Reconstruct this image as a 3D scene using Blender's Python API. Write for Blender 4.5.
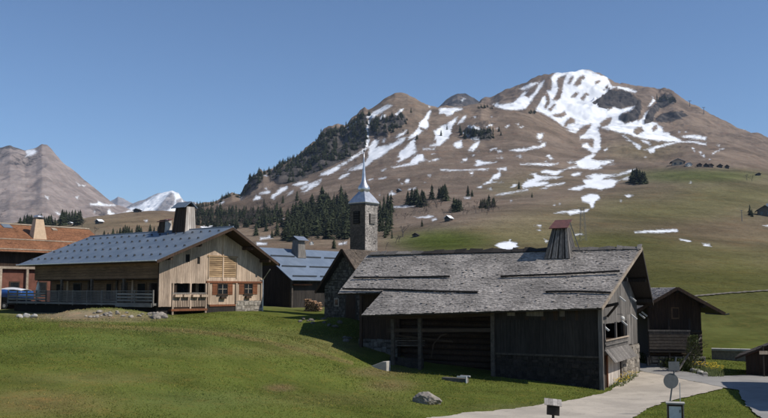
import bpy, bmesh, math, random
import numpy as np
from mathutils import Vector, Matrix

for o in list(bpy.data.objects):
    bpy.data.objects.remove(o, do_unlink=True)
random.seed(7)
rng = np.random.default_rng(7)
scene = bpy.context.scene
COL = scene.collection

# ------------------------------------------------------------------ camera
F = 850.0                       # focal length in photo pixels (768 wide)
PITCH = math.atan(81 / 850)
CAMZ = 6.2
cam_d = bpy.data.cameras.new('camera')
cam_d.sensor_fit = 'HORIZONTAL'
cam_d.sensor_width = 36.0
cam_d.lens = 36.0 * F / 768
cam_d.clip_start = 0.5
cam_d.clip_end = 40000
cam = bpy.data.objects.new('camera', cam_d)
COL.objects.link(cam)
cam.location = (0, 0, CAMZ)
cam.rotation_euler = (math.pi / 2 + PITCH, 0, 0)
scene.camera = cam

# ------------------------------------------------------------------ sky, sun, exposure
SUN_EL = math.radians(45)
SUN_AZ = (0.95, -0.31)
n_ = math.hypot(*SUN_AZ)
sdir = Vector((SUN_AZ[0] / n_ * math.cos(SUN_EL), SUN_AZ[1] / n_ * math.cos(SUN_EL), math.sin(SUN_EL)))
world = bpy.data.worlds.new('World')
scene.world = world
world.use_nodes = True
wn = world.node_tree
bg = wn.nodes['Background']
sky = wn.nodes.new('ShaderNodeTexSky')
sky.sky_type = 'NISHITA'
sky.sun_disc = False
sky.sun_elevation = SUN_EL
sky.sun_rotation = math.atan2(SUN_AZ[0], SUN_AZ[1])
sky.altitude = 1300
sky.air_density = 1.0
sky.dust_density = 0.0
sky.ozone_density = 5.5
wn.links.new(sky.outputs[0], bg.inputs[0])
bg.inputs[1].default_value = 0.086
sun_d = bpy.data.lights.new('sun', 'SUN')
sun_d.energy = 3.6
sun_d.angle = math.radians(0.5)
sun_d.color = (1.0, 0.95, 0.87)
sun = bpy.data.objects.new('sun', sun_d)
COL.objects.link(sun)
sun.rotation_euler = sdir.to_track_quat('Z', 'Y').to_euler()
sun.location = (60, -20, 80)
vs = scene.view_settings
vs.view_transform = 'Standard'
vs.look = 'None'
vs.exposure = 0.45
vs.gamma = 1.0
vs.use_curve_mapping = False
scene.render.resolution_x = 1024
scene.render.resolution_y = 557

# ------------------------------------------------------------------ pixel <-> world
CP, SP = math.cos(PITCH), math.sin(PITCH)
def ray(u, v):
    xc = (u - 384) / F
    yc = (209 - v) / F
    return np.array([xc, CP - SP * yc, SP + CP * yc])
def P(u, v, Y):
    d = ray(u, v)
    return np.array([0, 0, CAMZ]) + d * (Y / d[1])
def vtoz(u, v, Y):              # vectorised: height of the point seen at row v at distance Y
    yc = (209 - v) / F
    return CAMZ + Y * (SP + CP * yc) / (CP - SP * yc)
def utox(u, v, Y):
    yc = (209 - v) / F
    return Y * (u - 384) / F / (CP - SP * yc)
def proj(x, y, z):
    z = z - CAMZ
    f = CP * y + SP * z
    up = -SP * y + CP * z
    return 384 + F * x / f, 209 - F * up / f

class Frame:                    # a building's own axes; x points out of its gable, y runs along it
    def __init__(self, o, ang):
        self.o = np.array(o, float)
        self.ang = math.radians(ang)
        a = self.ang
        self.x = np.array([math.cos(a), math.sin(a), 0])
        self.y = np.array([-math.sin(a), math.cos(a), 0])
    def w(self, x, y, z):
        return self.o + self.x * x + self.y * y + np.array([0, 0, z])
    def loc(self, p):
        d = np.array(p) - self.o
        return np.array([d @ self.x, d @ self.y, d[2]])
    def onx(self, x, u, v):     # pixel -> (y, z) on the plane local x = const
        c = np.array([0, 0, CAMZ]); d = ray(u, v)
        t = (x - (c - self.o) @ self.x) / (d @ self.x)
        q = self.loc(c + d * t)
        return q[1], q[2]
    def ony(self, y, u, v):     # pixel -> (x, z) on the plane local y = const
        c = np.array([0, 0, CAMZ]); d = ray(u, v)
        t = (y - (c - self.o) @ self.y) / (d @ self.y)
        q = self.loc(c + d * t)
        return q[0], q[2]

# ------------------------------------------------------------------ object helpers
def link(name, data, parent=None, mat=None):
    o = bpy.data.objects.new(name, data)
    COL.objects.link(o)
    if parent is not None:
        o.parent = parent
    if mat is not None and data is not None and len(data.materials) == 0:
        data.materials.append(mat)
    return o
def tag(o, label=None, cat=None, group=None, kind=None):
    if label: o['label'] = label
    if cat: o['category'] = cat
    if group: o['group'] = group
    if kind: o['kind'] = kind
    return o
def empty(name, loc, rz=0.0):
    o = bpy.data.objects.new(name, None)
    COL.objects.link(o)
    o.empty_display_size = 0.5
    o.location = tuple(loc)
    o.rotation_euler = (0, 0, rz)
    return o
def copy_tree(o, parent=None):
    c = o.copy()
    COL.objects.link(c)
    c.parent = parent
    for ch in o.children:
        copy_tree(ch, c)
    return c

class MB:
    """collects shapes and links them as one mesh object"""
    def __init__(self):
        self.v = []; self.f = []; self.t = []
    def add(self, vs, fs, tone=0.0):
        n = len(self.v)
        self.v.extend([tuple(map(float, q)) for q in vs])
        for f in fs:
            self.f.append(tuple(i + n for i in f)); self.t.append(tone)
        return self
    def box(self, x0, x1, y0, y1, z0, z1, tone=0.0):
        return self.add([(x0, y0, z0), (x1, y0, z0), (x1, y1, z0), (x0, y1, z0), (x0, y0, z1), (x1, y0, z1), (x1, y1, z1), (x0, y1, z1)],
                        [(0, 3, 2, 1), (4, 5, 6, 7), (0, 1, 5, 4), (1, 2, 6, 5), (2, 3, 7, 6), (3, 0, 4, 7)], tone)
    def hexa(self, b, t, tone=0.0):     # bottom ring of 4, top ring of 4 (counter-clockwise from above)
        return self.add(list(b) + list(t), [(0, 3, 2, 1), (4, 5, 6, 7), (0, 1, 5, 4), (1, 2, 6, 5), (2, 3, 7, 6), (3, 0, 4, 7)], tone)
    def slab(self, quad, th, tone=0.0, n=None):     # quad thickened against its normal
        q = [np.array(p, float) for p in quad]
        if n is None:
            n = np.cross(q[1] - q[0], q[3] - q[0]); n = n / np.linalg.norm(n)
        lo = [p - n * th for p in q]
        return self.hexa(lo, q, tone)
    def prism(self, poly, ext, tone=0.0):           # polygon points + extrusion vector
        p = [np.array(q, float) for q in poly]; e = np.array(ext, float); n = len(p)
        vs = p + [q + e for q in p]
        fs = [tuple(range(n))[::-1], tuple(range(n, 2 * n))] + [(i, (i + 1) % n, n + (i + 1) % n, n + i) for i in range(n)]
        return self.add(vs, fs, tone)
    def bar(self, a, b, w, h=None, tone=0.0, up=(0, 0, 1)):
        h = h or w
        a = np.array(a, float); b = np.array(b, float); d = b - a; d /= np.linalg.norm(d)
        s = np.cross(d, up)
        if np.linalg.norm(s) < 1e-4: s = np.cross(d, (1, 0, 0))
        s /= np.linalg.norm(s); t = np.cross(s, d)
        r = lambda c: [c - s * w / 2 - t * h / 2, c + s * w / 2 - t * h / 2, c + s * w / 2 + t * h / 2, c - s * w / 2 + t * h / 2]
        return self.add(r(a) + r(b), [(0, 1, 2, 3), (7, 6, 5, 4), (0, 4, 5, 1), (1, 5, 6, 2), (2, 6, 7, 3), (3, 7, 4, 0)], tone)
    def tube(self, pts, rad, n=8, tone=0.0):
        pts = [np.array(p, float) for p in pts]
        rad = rad if hasattr(rad, '__len__') else [rad] * len(pts)
        vs = []; fs = []
        for i, p in enumerate(pts):
            d = pts[min(i + 1, len(pts) - 1)] - pts[max(i - 1, 0)]
            d /= np.linalg.norm(d) + 1e-9
            s = np.cross(d, (0.13, 0.31, 0.94) if abs(d[2]) < 0.9 else (1, 0, 0)); s /= np.linalg.norm(s); t = np.cross(d, s)
            for k in range(n):
                a = 2 * math.pi * k / n
                vs.append(p + (s * math.cos(a) + t * math.sin(a)) * rad[i])
        for i in range(len(pts) - 1):
            for k in range(n):
                fs.append((i * n + k, i * n + (k + 1) % n, (i + 1) * n + (k + 1) % n, (i + 1) * n + k))
        fs.append(tuple(range(n))[::-1]); fs.append(tuple(range((len(pts) - 1) * n, len(pts) * n)))
        return self.add(vs, fs, tone)
    def lathe(self, prof, n=12, c=(0, 0, 0), a0=0.0, tone=0.0):
        vs = []; fs = []
        for r, z in prof:
            for k in range(n):
                a = a0 + 2 * math.pi * k / n
                vs.append((c[0] + r * math.cos(a), c[1] + r * math.sin(a), c[2] + z))
        m = len(prof)
        for i in range(m - 1):
            for k in range(n):
                fs.append((i * n + k, i * n + (k + 1) % n, (i + 1) * n + (k + 1) % n, (i + 1) * n + k))
        fs.append(tuple(range(n))[::-1]); fs.append(tuple(range((m - 1) * n, m * n)))
        return self.add(vs, fs, tone)
    def mesh(self, name, mat, smooth=False):
        me = bpy.data.meshes.new(name)
        me.from_pydata(self.v, [], self.f)
        at = me.attributes.new('tone', 'FLOAT', 'FACE')
        at.data.foreach_set('value', np.array(self.t, dtype=np.float32))
        if mat: me.materials.append(mat)
        if smooth: me.polygons.foreach_set('use_smooth', [True] * len(me.polygons))
        me.update()
        return me
    def build(self, name, mat, parent=None, kind=None, smooth=False):
        o = link(name, self.mesh(name, mat, smooth), parent)
        if kind: o['kind'] = kind
        return o

# ------------------------------------------------------------------ materials
class NT:
    def __init__(self, name):
        self.m = bpy.data.materials.new(name); self.m.use_nodes = True
        self.t = self.m.node_tree; self.b = self.t.nodes['Principled BSDF']
    def n(self, kind, **kw):
        nd = self.t.nodes.new('ShaderNode' + kind)
        for k, val in kw.items():
            setattr(nd, k, val)
        return nd
    def l(self, a, b): self.t.links.new(a, b)
    def val(self, node, i, x):
        if hasattr(x, 'is_output') or isinstance(x, bpy.types.NodeSocket): self.l(x, node.inputs[i])
        else: node.inputs[i].default_value = x
    def math(self, op, a, b=0.0, clamp=False):
        nd = self.n('Math', operation=op); nd.use_clamp = clamp
        self.val(nd, 0, a); self.val(nd, 1, b)
        return nd.outputs[0]
    def noise(self, scale, detail=4, rough=0.55, vec=None, dist=0.0):
        nd = self.n('TexNoise'); nd.inputs['Scale'].default_value = scale; nd.inputs['Detail'].default_value = detail
        nd.inputs['Roughness'].default_value = rough; nd.inputs['Distortion'].default_value = dist
        if vec is not None: self.l(vec, nd.inputs['Vector'])
        return nd.outputs['Fac']
    def mapped(self, scale=(1, 1, 1), src='Object'):
        tc = self.n('TexCoord'); mp = self.n('Mapping'); mp.inputs['Scale'].default_value = scale
        self.l(tc.outputs[src], mp.inputs['Vector'])
        return mp.outputs['Vector']
    def mix(self, f, a, b, blend='MIX'):
        nd = self.n('Mix', data_type='RGBA', blend_type=blend)
        self.val(nd, 0, f)
        for i, x in ((6, a), (7, b)):
            if isinstance(x, bpy.types.NodeSocket): self.l(x, nd.inputs[i])
            else: nd.inputs[i].default_value = (*x, 1.0) if len(x) == 3 else x
        return nd.outputs[2]
    def ramp(self, f, lo, hi):
        nd = self.n('MapRange'); nd.interpolation_type = 'SMOOTHSTEP'
        self.val(nd, 0, f); nd.inputs[1].default_value = lo; nd.inputs[2].default_value = hi
        return nd.outputs[0]
    def attr(self, name, col=False):
        nd = self.n('Attribute'); nd.attribute_name = name
        return nd.outputs['Color' if col else 'Fac']
    def bump(self, h, strength=0.4, dist=0.05):
        nd = self.n('Bump'); nd.inputs['Strength'].default_value = strength; nd.inputs['Distance'].default_value = dist
        self.l(h, nd.inputs['Height']); self.l(nd.outputs[0], self.b.inputs['Normal'])
    def color(self, c):
        if isinstance(c, bpy.types.NodeSocket): self.l(c, self.b.inputs['Base Color'])
        else: self.b.inputs['Base Color'].default_value = (*c, 1)
    def rough(self, r, spec=0.3):
        self.b.inputs['Roughness'].default_value = r; self.b.inputs['Specular IOR Level'].default_value = spec

def brightness(t, c, f):            # colour * scalar socket
    nd = t.n('VectorMath', operation='SCALE')
    if isinstance(c, bpy.types.NodeSocket): t.l(c, nd.inputs[0])
    else: nd.inputs[0].default_value = c
    t.val(nd, 3, f)
    return nd.outputs[0]

def wood(name, base, alt, grain=(9, 9, 0.7), var=0.35, rough=0.8, stain=0.35):
    t = NT(name)
    vec = t.mapped(grain)
    oi = t.n('ObjectInfo')
    off = t.n('VectorMath', operation='ADD'); t.l(vec, off.inputs[0])
    sc = t.n('VectorMath', operation='SCALE'); sc.inputs[0].default_value = (31, 17, 23); t.l(oi.outputs['Random'], sc.inputs[3])
    t.l(sc.outputs[0], off.inputs[1])
    g = t.noise(1.6, 6, 0.65, off.outputs[0], 0.6)
    big = t.noise(0.5, 3, 0.5, t.mapped((1, 1, 1)))
    c = t.mix(t.ramp(g, 0.3, 0.7), base, alt)
    f = t.math('MULTIPLY_ADD', oi.outputs['Random'], var); f.node.inputs[2].default_value = 1 - var / 2
    f = t.math('ADD', f, t.attr('tone'))
    st = t.math('MULTIPLY_ADD', t.ramp(big, 0.3, 0.7), stain); st.node.inputs[2].default_value = 1 - stain / 2
    f = t.math('MULTIPLY', f, st)
    t.color(brightness(t, c, f)); t.rough(rough, 0.25)
    t.bump(g, 0.5, 0.02)
    return t.m

def plain(name, base, alt=None, scale=4.0, var=0.0, rough=0.75, spec=0.3, bump=0.3, metal=0.0, bd=0.02):
    t = NT(name)
    alt = alt or tuple(x * 0.75 for x in base)
    g = t.noise(scale, 6, 0.6, t.mapped((1, 1, 1)))
    c = t.mix(t.ramp(g, 0.3, 0.7), base, alt)
    oi = t.n('ObjectInfo')
    f = t.math('MULTIPLY_ADD', oi.outputs['Random'], var); f.node.inputs[2].default_value = 1 - var / 2
    f = t.math('ADD', f, t.attr('tone'))
    t.color(brightness(t, c, f)); t.rough(rough, spec); t.b.inputs['Metallic'].default_value = metal
    t.bump(g, bump, bd)
    return t.m

M = {}
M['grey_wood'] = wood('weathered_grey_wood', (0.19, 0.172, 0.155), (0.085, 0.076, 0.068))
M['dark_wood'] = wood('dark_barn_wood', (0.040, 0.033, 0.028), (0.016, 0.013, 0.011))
M['brown_wood'] = wood('dark_brown_wood', (0.060, 0.036, 0.022), (0.025, 0.015, 0.010))
M['gable_wood'] = wood('pale_larch_boards', (0.54, 0.41, 0.30), (0.31, 0.225, 0.16), var=0.4)
M['gable_wood_grey'] = wood('silvered_larch_boards', (0.46, 0.35, 0.265), (0.24, 0.178, 0.13), var=0.4)
M['slat_wood'] = wood('honey_slats', (0.40, 0.27, 0.15), (0.22, 0.14, 0.08), grain=(9, 0.7, 9), var=0.5)
M['red_wood'] = wood('red_brown_shutter', (0.22, 0.085, 0.038), (0.12, 0.045, 0.022), var=0.2)
M['rail_wood'] = wood('silver_rail_wood', (0.24, 0.225, 0.20), (0.13, 0.12, 0.105), grain=(0.7, 9, 9))
M['white_wood'] = wood('limewashed_boards', (0.52, 0.48, 0.43), (0.33, 0.27, 0.23), var=0.2)
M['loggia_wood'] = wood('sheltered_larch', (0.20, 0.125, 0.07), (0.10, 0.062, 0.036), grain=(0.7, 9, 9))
M['log'] = wood('log_wood', (0.075, 0.05, 0.033), (0.035, 0.024, 0.017), grain=(0.6, 8, 8))
M['beam'] = wood('beam_wood', (0.10, 0.082, 0.066), (0.045, 0.037, 0.03), grain=(3, 3, 3))
M['beam_pale'] = wood('pale_beam_wood', (0.42, 0.35, 0.27), (0.26, 0.2, 0.15), grain=(3, 3, 3))
M['shingle_grey'] = wood('silvered_shingles', (0.32, 0.288, 0.26), (0.20, 0.178, 0.16), grain=(5, 5, 5), var=0.0, stain=0.5)
M['shingle_dark'] = wood('brown_shingles', (0.12, 0.092, 0.07), (0.055, 0.043, 0.033), grain=(5, 5, 5), var=0.0, stain=0.4)
M['shingle_red'] = wood('new_larch_shingles', (0.27, 0.125, 0.062), (0.15, 0.065, 0.033), grain=(4, 4, 4), var=0.0, stain=0.3)
M['slate'] = plain('blue_grey_roofing', (0.142, 0.172, 0.212), (0.095, 0.122, 0.158), 0.55, rough=0.5, spec=0.45, bump=0.1)
M['slate_light'] = plain('pale_blue_roofing', (0.15, 0.185, 0.24), (0.115, 0.145, 0.19), 0.9, rough=0.45, spec=0.5, bump=0.1)
M['zinc'] = plain('zinc_sheet', (0.60, 0.61, 0.63), (0.45, 0.46, 0.48), 3, rough=0.38, metal=0.85, bump=0.1)
M['dark_metal'] = plain('dark_metal', (0.035, 0.038, 0.042), None, 5, rough=0.5, spec=0.4, bump=0.1)
M['red_metal'] = plain('red_oxide_sheet', (0.15, 0.062, 0.052), (0.10, 0.048, 0.042), 4, rough=0.6)
M['plaster'] = plain('cream_plaster', (0.55, 0.40, 0.27), (0.46, 0.33, 0.22), 3, rough=0.9, bump=0.2)
M['stone'] = plain('pale_field_stone', (0.30, 0.265, 0.22), (0.17, 0.15, 0.128), 5, var=0.5, rough=0.9, bump=0.6, bd=0.05)
M['stone_dark'] = plain('dark_field_stone', (0.15, 0.135, 0.115), (0.075, 0.068, 0.06), 5, var=0.4, rough=0.9, bump=0.6, bd=0.05)
M['stone_barn'] = plain('shade_dark_stone', (0.042, 0.034, 0.028), (0.02, 0.017, 0.014), 2.5, var=0.2, rough=0.95, bump=0.6, bd=0.05)  # the barn front's shade is put into this stone colour
M['mortar'] = plain('lime_mortar', (0.22, 0.19, 0.155), (0.14, 0.12, 0.10), 6, rough=0.95, bump=0.5)
M['mortar_dark'] = plain('grey_mortar', (0.06, 0.053, 0.046), (0.035, 0.031, 0.027), 6, rough=0.95, bump=0.5)
M['concrete'] = plain('pale_concrete', (0.42, 0.40, 0.36), (0.32, 0.30, 0.27), 3, rough=0.9, bump=0.2)
M['white_paint'] = plain('white_paint', (0.70, 0.69, 0.66), (0.58, 0.57, 0.54), 5, rough=0.6, bump=0.1)
M['glass'] = plain('window_glass', (0.012, 0.014, 0.016), (0.02, 0.022, 0.024), 1.0, rough=0.08, spec=0.6, bump=0.02)
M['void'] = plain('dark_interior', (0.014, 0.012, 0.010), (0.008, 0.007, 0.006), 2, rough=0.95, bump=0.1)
M['red_wall'] = plain('red_brown_wall', (0.16, 0.065, 0.045), (0.11, 0.045, 0.03), 2, rough=0.85)
M['tarp'] = plain('blue_tarpaulin', (0.018, 0.085, 0.30), (0.013, 0.06, 0.22), 3, rough=0.45, spec=0.5, bump=0.3)
M['tarp_white'] = plain('white_tarpaulin', (0.6, 0.63, 0.68), (0.5, 0.53, 0.58), 3, rough=0.5, spec=0.4, bump=0.3)
M['sign_back'] = plain('galvanised_sign_back', (0.115, 0.12, 0.122), (0.09, 0.094, 0.096), 6, rough=0.6, bump=0.1)
M['snow_far'] = plain('snow_cover', (0.82, 0.84, 0.86), (0.75, 0.77, 0.80), 2, rough=0.7, bump=0.2)
M['cut_wood'] = plain('split_firewood', (0.34, 0.20, 0.115), (0.2, 0.12, 0.07), 8, var=0.5, rough=0.85)
M['flower'] = plain('yellow_petals', (0.62, 0.43, 0.03), (0.5, 0.33, 0.02), 8, var=0.3, rough=0.7)
M['leaf'] = plain('green_leaf', (0.13, 0.15, 0.05), (0.075, 0.095, 0.032), 6, var=0.3, rough=0.7)
M['bark'] = plain('grey_bark', (0.12, 0.10, 0.085), (0.06, 0.05, 0.043), 8, var=0.2, rough=0.9)
M['needle'] = plain('conifer_needles', (0.030, 0.035, 0.016), (0.014, 0.018, 0.009), 0.6, var=0.9, rough=0.85, spec=0.15, bump=0.3)
M['twig'] = plain('bare_twigs', (0.115, 0.095, 0.082), (0.075, 0.062, 0.055), 2, var=0.3, rough=0.95, spec=0.1)
# ------------------------------------------------------------------ terrain maths
_tab = rng.random((256, 256))
def vnoise(x, y):
    xi = np.floor(x).astype(int); yi = np.floor(y).astype(int)
    fx = x - xi; fy = y - yi
    fx = fx * fx * (3 - 2 * fx); fy = fy * fy * (3 - 2 * fy)
    a = _tab[xi & 255, yi & 255]; b = _tab[(xi + 1) & 255, yi & 255]
    c = _tab[xi & 255, (yi + 1) & 255]; d = _tab[(xi + 1) & 255, (yi + 1) & 255]
    return (a * (1 - fx) + b * fx) * (1 - fy) + (c * (1 - fx) + d * fx) * fy - 0.5
def fbm(x, y, scale, octv=4, gain=0.5):
    s = 0; a = 1.0; f = 1.0 / scale
    for i in range(octv):
        s = s + a * vnoise(x * f + 17.3 * i, y * f + 5.1 * i); a *= gain; f *= 2.03
    return s
def ridged(x, y, scale, octv=4):
    s = 0; a = 1.0; f = 1.0 / scale
    for i in range(octv):
        s = s + a * (0.25 - np.abs(vnoise(x * f + 9.7 * i, y * f + 3.3 * i))); a *= 0.5; f *= 2.1
    return s
class RBF:
    def __init__(self, pts, vals, smooth=0.0):
        self.p = np.array(pts, float); n = len(self.p)
        K = self.k(self.p, self.p) + np.eye(n) * smooth
        Q = np.c_[np.ones(n), self.p]
        A = np.block([[K, Q], [Q.T, np.zeros((3, 3))]])
        self.c = np.linalg.solve(A, np.r_[np.array(vals, float), 0, 0, 0])
    def k(self, a, b):
        r2 = ((a[:, None, :] - b[None]) ** 2).sum(-1)
        return 0.5 * r2 * np.log(r2 + 1e-12)
    def __call__(self, a, b):
        sh = np.shape(a); q = np.c_[np.ravel(a), np.ravel(b)]; out = np.empty(len(q))
        for i in range(0, len(q), 40000):
            s = q[i:i + 40000]
            out[i:i + 40000] = self.k(s, self.p) @ self.c[:-3] + np.c_[np.ones(len(s)), s] @ self.c[-3:]
        return out.reshape(sh)
def sstep(x, a, b):
    t = np.clip((x - a) / (b - a), 0, 1)
    return t * t * (3 - 2 * t)

near_px = [(-150, 418, 24), (0, 418, 26), (150, 418, 27.5), (300, 418, 29), (384, 418, 31.5), (450, 418, 35.5), (520, 418, 37), (640, 418, 37.8), (768, 418, 37.5), (920, 418, 37.5),
           (384, 480, 20), (0, 500, 16), (768, 500, 20),
           (-200, 318, 62), (0, 318, 63), (60, 318, 64), (160, 318, 66), (200, 319.5, 66), (235, 314.5, 71), (262, 311.5, 76), (50, 312, 79), (-150, 312, 80), (300, 317, 73),
           (100, 330, 48), (0, 360, 35.5), (200, 335, 48), (200, 375, 36), (100, 375, 34), (300, 342, 57), (300, 370, 43.5), (303, 332, 65.6), (337, 347, 61), (345, 350, 60.3), (340, 318, 70), (325, 318.5, 71),
           (370, 366, 57.5), (388, 369, 58.5), (440, 374, 56.5), (500, 380, 54.5), (560, 386, 53.2), (603, 391, 52.6), (390, 385, 48), (425, 404, 41.5), (340, 395, 40),
           (500, 411, 41), (560, 403, 46), (480, 395, 46.5), (640, 371, 62.5), (690, 380, 56), (672, 408, 43.5), (720, 390, 51), (650, 364, 65), (700, 367, 63), (745, 375, 57.5),
           (768, 385, 53), (800, 375, 58), (900, 375, 58), (1050, 372, 60), (730, 360, 68), (768, 350, 76), (900, 345, 80), (768, 325, 95), (690, 345, 80), (600, 330, 88), (480, 310, 85), (380, 312, 84), (200, 303, 90)]
nw = [P(*q) for q in near_px] + [np.array(q, float) for q in [(0, 0, 4.4), (-25, 0, 4.7), (25, 0, 4.2), (-70, 0, 5.0), (70, 0, 4.0), (0, -40, 5.5), (60, 20, 2.0), (-50, 30, 3.6), (90, 60, 1.5), (-80, 60, 4.6)]]
far_cols = {
    -400: [(110, 300), (400, 262), (900, 230), (1300, 240), (2600, 255)],
    0: [(110, 300), (400, 262), (900, 226), (1300, 238), (2600, 250)],
    60: [(110, 300), (400, 260), (850, 224), (1200, 236), (2600, 250)],
    110: [(110, 300), (400, 257), (820, 218), (1100, 230), (2600, 250)],
    160: [(110, 299), (400, 254), (850, 212.5), (1200, 225), (2600, 245)],
    200: [(110, 299), (400, 251), (800, 224), (1350, 206), (1700, 230), (2600, 250)],
    250: [(110, 299), (350, 250), (600, 234), (1000, 208), (1450, 186), (1800, 215), (2600, 250)],
    300: [(110, 300), (350, 249), (600, 230), (1000, 192), (1350, 168), (1500, 154), (1800, 190), (2600, 240)],
    340: [(110, 300), (350, 248), (600, 226), (1000, 184), (1350, 152), (1550, 129), (1900, 165), (2600, 220)],
    372: [(110, 300), (350, 247), (600, 220), (1000, 175), (1350, 142), (1650, 113), (2000, 150), (2600, 200)],
    405: [(110, 301), (350, 246), (480, 229), (600, 213), (1000, 168), (1350, 132), (1700, 96), (2000, 125), (2600, 180)],
    440: [(110, 302), (300, 250), (450, 223), (600, 209), (1000, 165), (1350, 132), (1700, 107), (2000, 122), (2600, 160)],
    490: [(110, 303), (300, 250), (450, 217), (650, 200), (1000, 162), (1350, 128), (1650, 107), (1880, 118), (2250, 108), (2500, 100), (3000, 140)],
    530: [(110, 304), (300, 250), (500, 209), (1000, 160), (1350, 130), (1650, 112.5), (1880, 122), (2200, 103), (2500, 83), (3000, 130)],
    572: [(110, 305), (300, 250), (500, 212), (1000, 165), (1400, 142), (1650, 130), (1850, 131), (2200, 105), (2500, 72.5), (3000, 120)],
    615: [(110, 306), (300, 250), (500, 214), (1000, 165), (1500, 138), (1750, 130), (2200, 108), (2500, 85), (3000, 125)],
    660: [(110, 307), (300, 250), (500, 215), (900, 172), (1300, 152), (1750, 135), (2200, 112), (2500, 95), (3000, 130)],
    700: [(110, 308), (300, 252), (500, 217), (850, 170), (1300, 150), (1750, 138), (2200, 122), (2500, 112), (3000, 140)],
    768: [(110, 310), (300, 256), (500, 222), (800, 180), (1300, 163), (1800, 155), (2500, 144), (3000, 165)],
    850: [(110, 312), (300, 260), (500, 230), (800, 195), (1300, 187), (2500, 180), (3000, 195)],
    1150: [(110, 312), (300, 268), (500, 245), (800, 225), (1300, 221), (2500, 217), (3000, 225)]}
fp = []; fv = []
for u_, l_ in far_cols.items():
    for Y_, v_ in l_:
        fp.append((u_ / 120.0, math.log(Y_) * 2.2)); fv.append(v_)
        if Y_ == 110:
            nw.append(P(u_, v_, 110))
nw = np.array(nw)
near_rbf = RBF(nw[:, :2] / 30.0, nw[:, 2])
far_rbf = RBF(fp, fv, 1e-4)
SIL = np.array([(190, 208), (200, 206), (215, 203), (225, 198), (232, 194.5), (240, 196), (250, 186), (258, 178), (264, 173), (272, 170), (280, 165), (290, 160), (300, 156), (308, 150), (314, 147), (318, 139), (325, 134), (335, 130), (345, 128), (352, 123), (360, 117), (365, 116), (372, 113), (380, 108), (388, 102), (395, 98), (403, 96.5), (408, 96.5), (415, 99), (422, 103), (430, 106), (445, 107), (470, 105.5), (480, 103), (485, 101), (490, 100), (500, 94), (510, 90.5), (520, 87), (530, 83), (540, 80), (550, 77), (560, 75), (572, 73), (580, 74), (587, 75.5), (595, 78), (610, 84), (620, 87), (637, 90), (650, 93), (660, 97), (668, 97), (674, 98), (690, 107), (705, 114), (720, 123), (740, 132), (768, 143), (830, 172), (1150, 217)], float)

def near_z(x, y):
    z = near_rbf(x / 30.0, y / 30.0)
    z = z + 0.55 * np.exp(-((x + 21.5) / 4.2) ** 2 - ((y - 66.0) / 1.9) ** 2) * (1 + .5 * fbm(x, y, 1.5, 3))
    return z + 0.10 * fbm(x, y, 6.0, 3) + 0.035 * fbm(x, y, 1.1, 3)

cols = np.r_[np.arange(-400, -40, 12.0), np.arange(-40, 812, 1.0), np.arange(812, 1160, 12.0)]
def grid_mesh(name, X, Y, Z, mat, attrs=None, colattr=None, keep=None, smooth=True):
    R, C = X.shape
    idx = np.arange(R * C).reshape(R, C)
    q = np.stack([idx[:-1, :-1], idx[:-1, 1:], idx[1:, 1:], idx[1:, :-1]], -1).reshape(-1, 4)
    if keep is not None:
        q = q[keep.ravel()]
        used = np.unique(q); remap = np.full(R * C, -1); remap[used] = np.arange(len(used)); q = remap[q]
    else:
        used = np.arange(R * C)
    me = bpy.data.meshes.new(name)
    me.vertices.add(len(used)); me.loops.add(q.size); me.polygons.add(len(q))
    me.vertices.foreach_set('co', np.stack([X, Y, Z], -1).reshape(-1, 3)[used].astype(np.float32).ravel())
    me.loops.foreach_set('vertex_index', q.ravel().astype(np.int32))
    me.polygons.foreach_set('loop_start', np.arange(0, q.size, 4, dtype=np.int32))
    me.polygons.foreach_set('loop_total', np.full(len(q), 4, dtype=np.int32))
    me.update(calc_edges=True)
    me.polygons.foreach_set('use_smooth', np.full(len(q), smooth))
    for k, a in (attrs or {}).items():
        at = me.attributes.new(k, 'FLOAT', 'POINT'); at.data.foreach_set('value', np.ravel(a)[used].astype(np.float32))
    for k, a in (colattr or {}).items():
        at = me.attributes.new(k, 'FLOAT_COLOR', 'POINT')
        at.data.foreach_set('color', np.c_[a.reshape(-1, 3)[used], np.ones(len(used))].astype(np.float32).ravel())
    me.materials.append(mat)
    return link(name, me)

# ---- distance in pixels to a set of outlines read off the photograph, baked onto the slopes where they lie
def sdist(U, V, polys, grow=0.0, margin=4.0):
    out = np.full(U.shape, -margin); u = U.ravel(); v = V.ravel(); o = out.ravel()
    order = np.argsort(u); us = u[order]
    for pl in polys:
        p = np.array(pl, float)
        lo, hi = p.min(0) - margin, p.max(0) + margin
        a, b = np.searchsorted(us, [lo[0], hi[0]])
        ii = order[a:b]; ii = ii[(v[ii] > lo[1]) & (v[ii] < hi[1])]
        if len(ii) == 0: continue
        x = u[ii]; y = v[ii]; d2 = np.full(len(ii), 1e9); ins = np.zeros(len(ii), bool)
        if len(p) == 2: segs = [(p[0], p[1])]
        else: segs = [(p[i], p[(i + 1) % len(p)]) for i in range(len(p))]
        for s, e in segs:
            dx, dy = e - s; L = dx * dx + dy * dy + 1e-9
            t = np.clip(((x - s[0]) * dx + (y - s[1]) * dy) / L, 0, 1)
            d2 = np.minimum(d2, (x - s[0] - t * dx) ** 2 + (y - s[1] - t * dy) ** 2)
            if len(p) > 2 and s[1] != e[1]:
                c = ((s[1] > y) != (e[1] > y)) & (x < (e[0] - s[0]) * (y - s[1]) / (e[1] - s[1]) + s[0])
                ins ^= c
        d = np.sqrt(d2); d = np.where(ins, d, -d) + grow
        o[ii] = np.maximum(o[ii], d)
    return o.reshape(U.shape)
def T(ox, oy, polys, k=5.969):
    return [[(ox + a / k, oy + b / k) for a, b in pl] for pl in polys]
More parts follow.
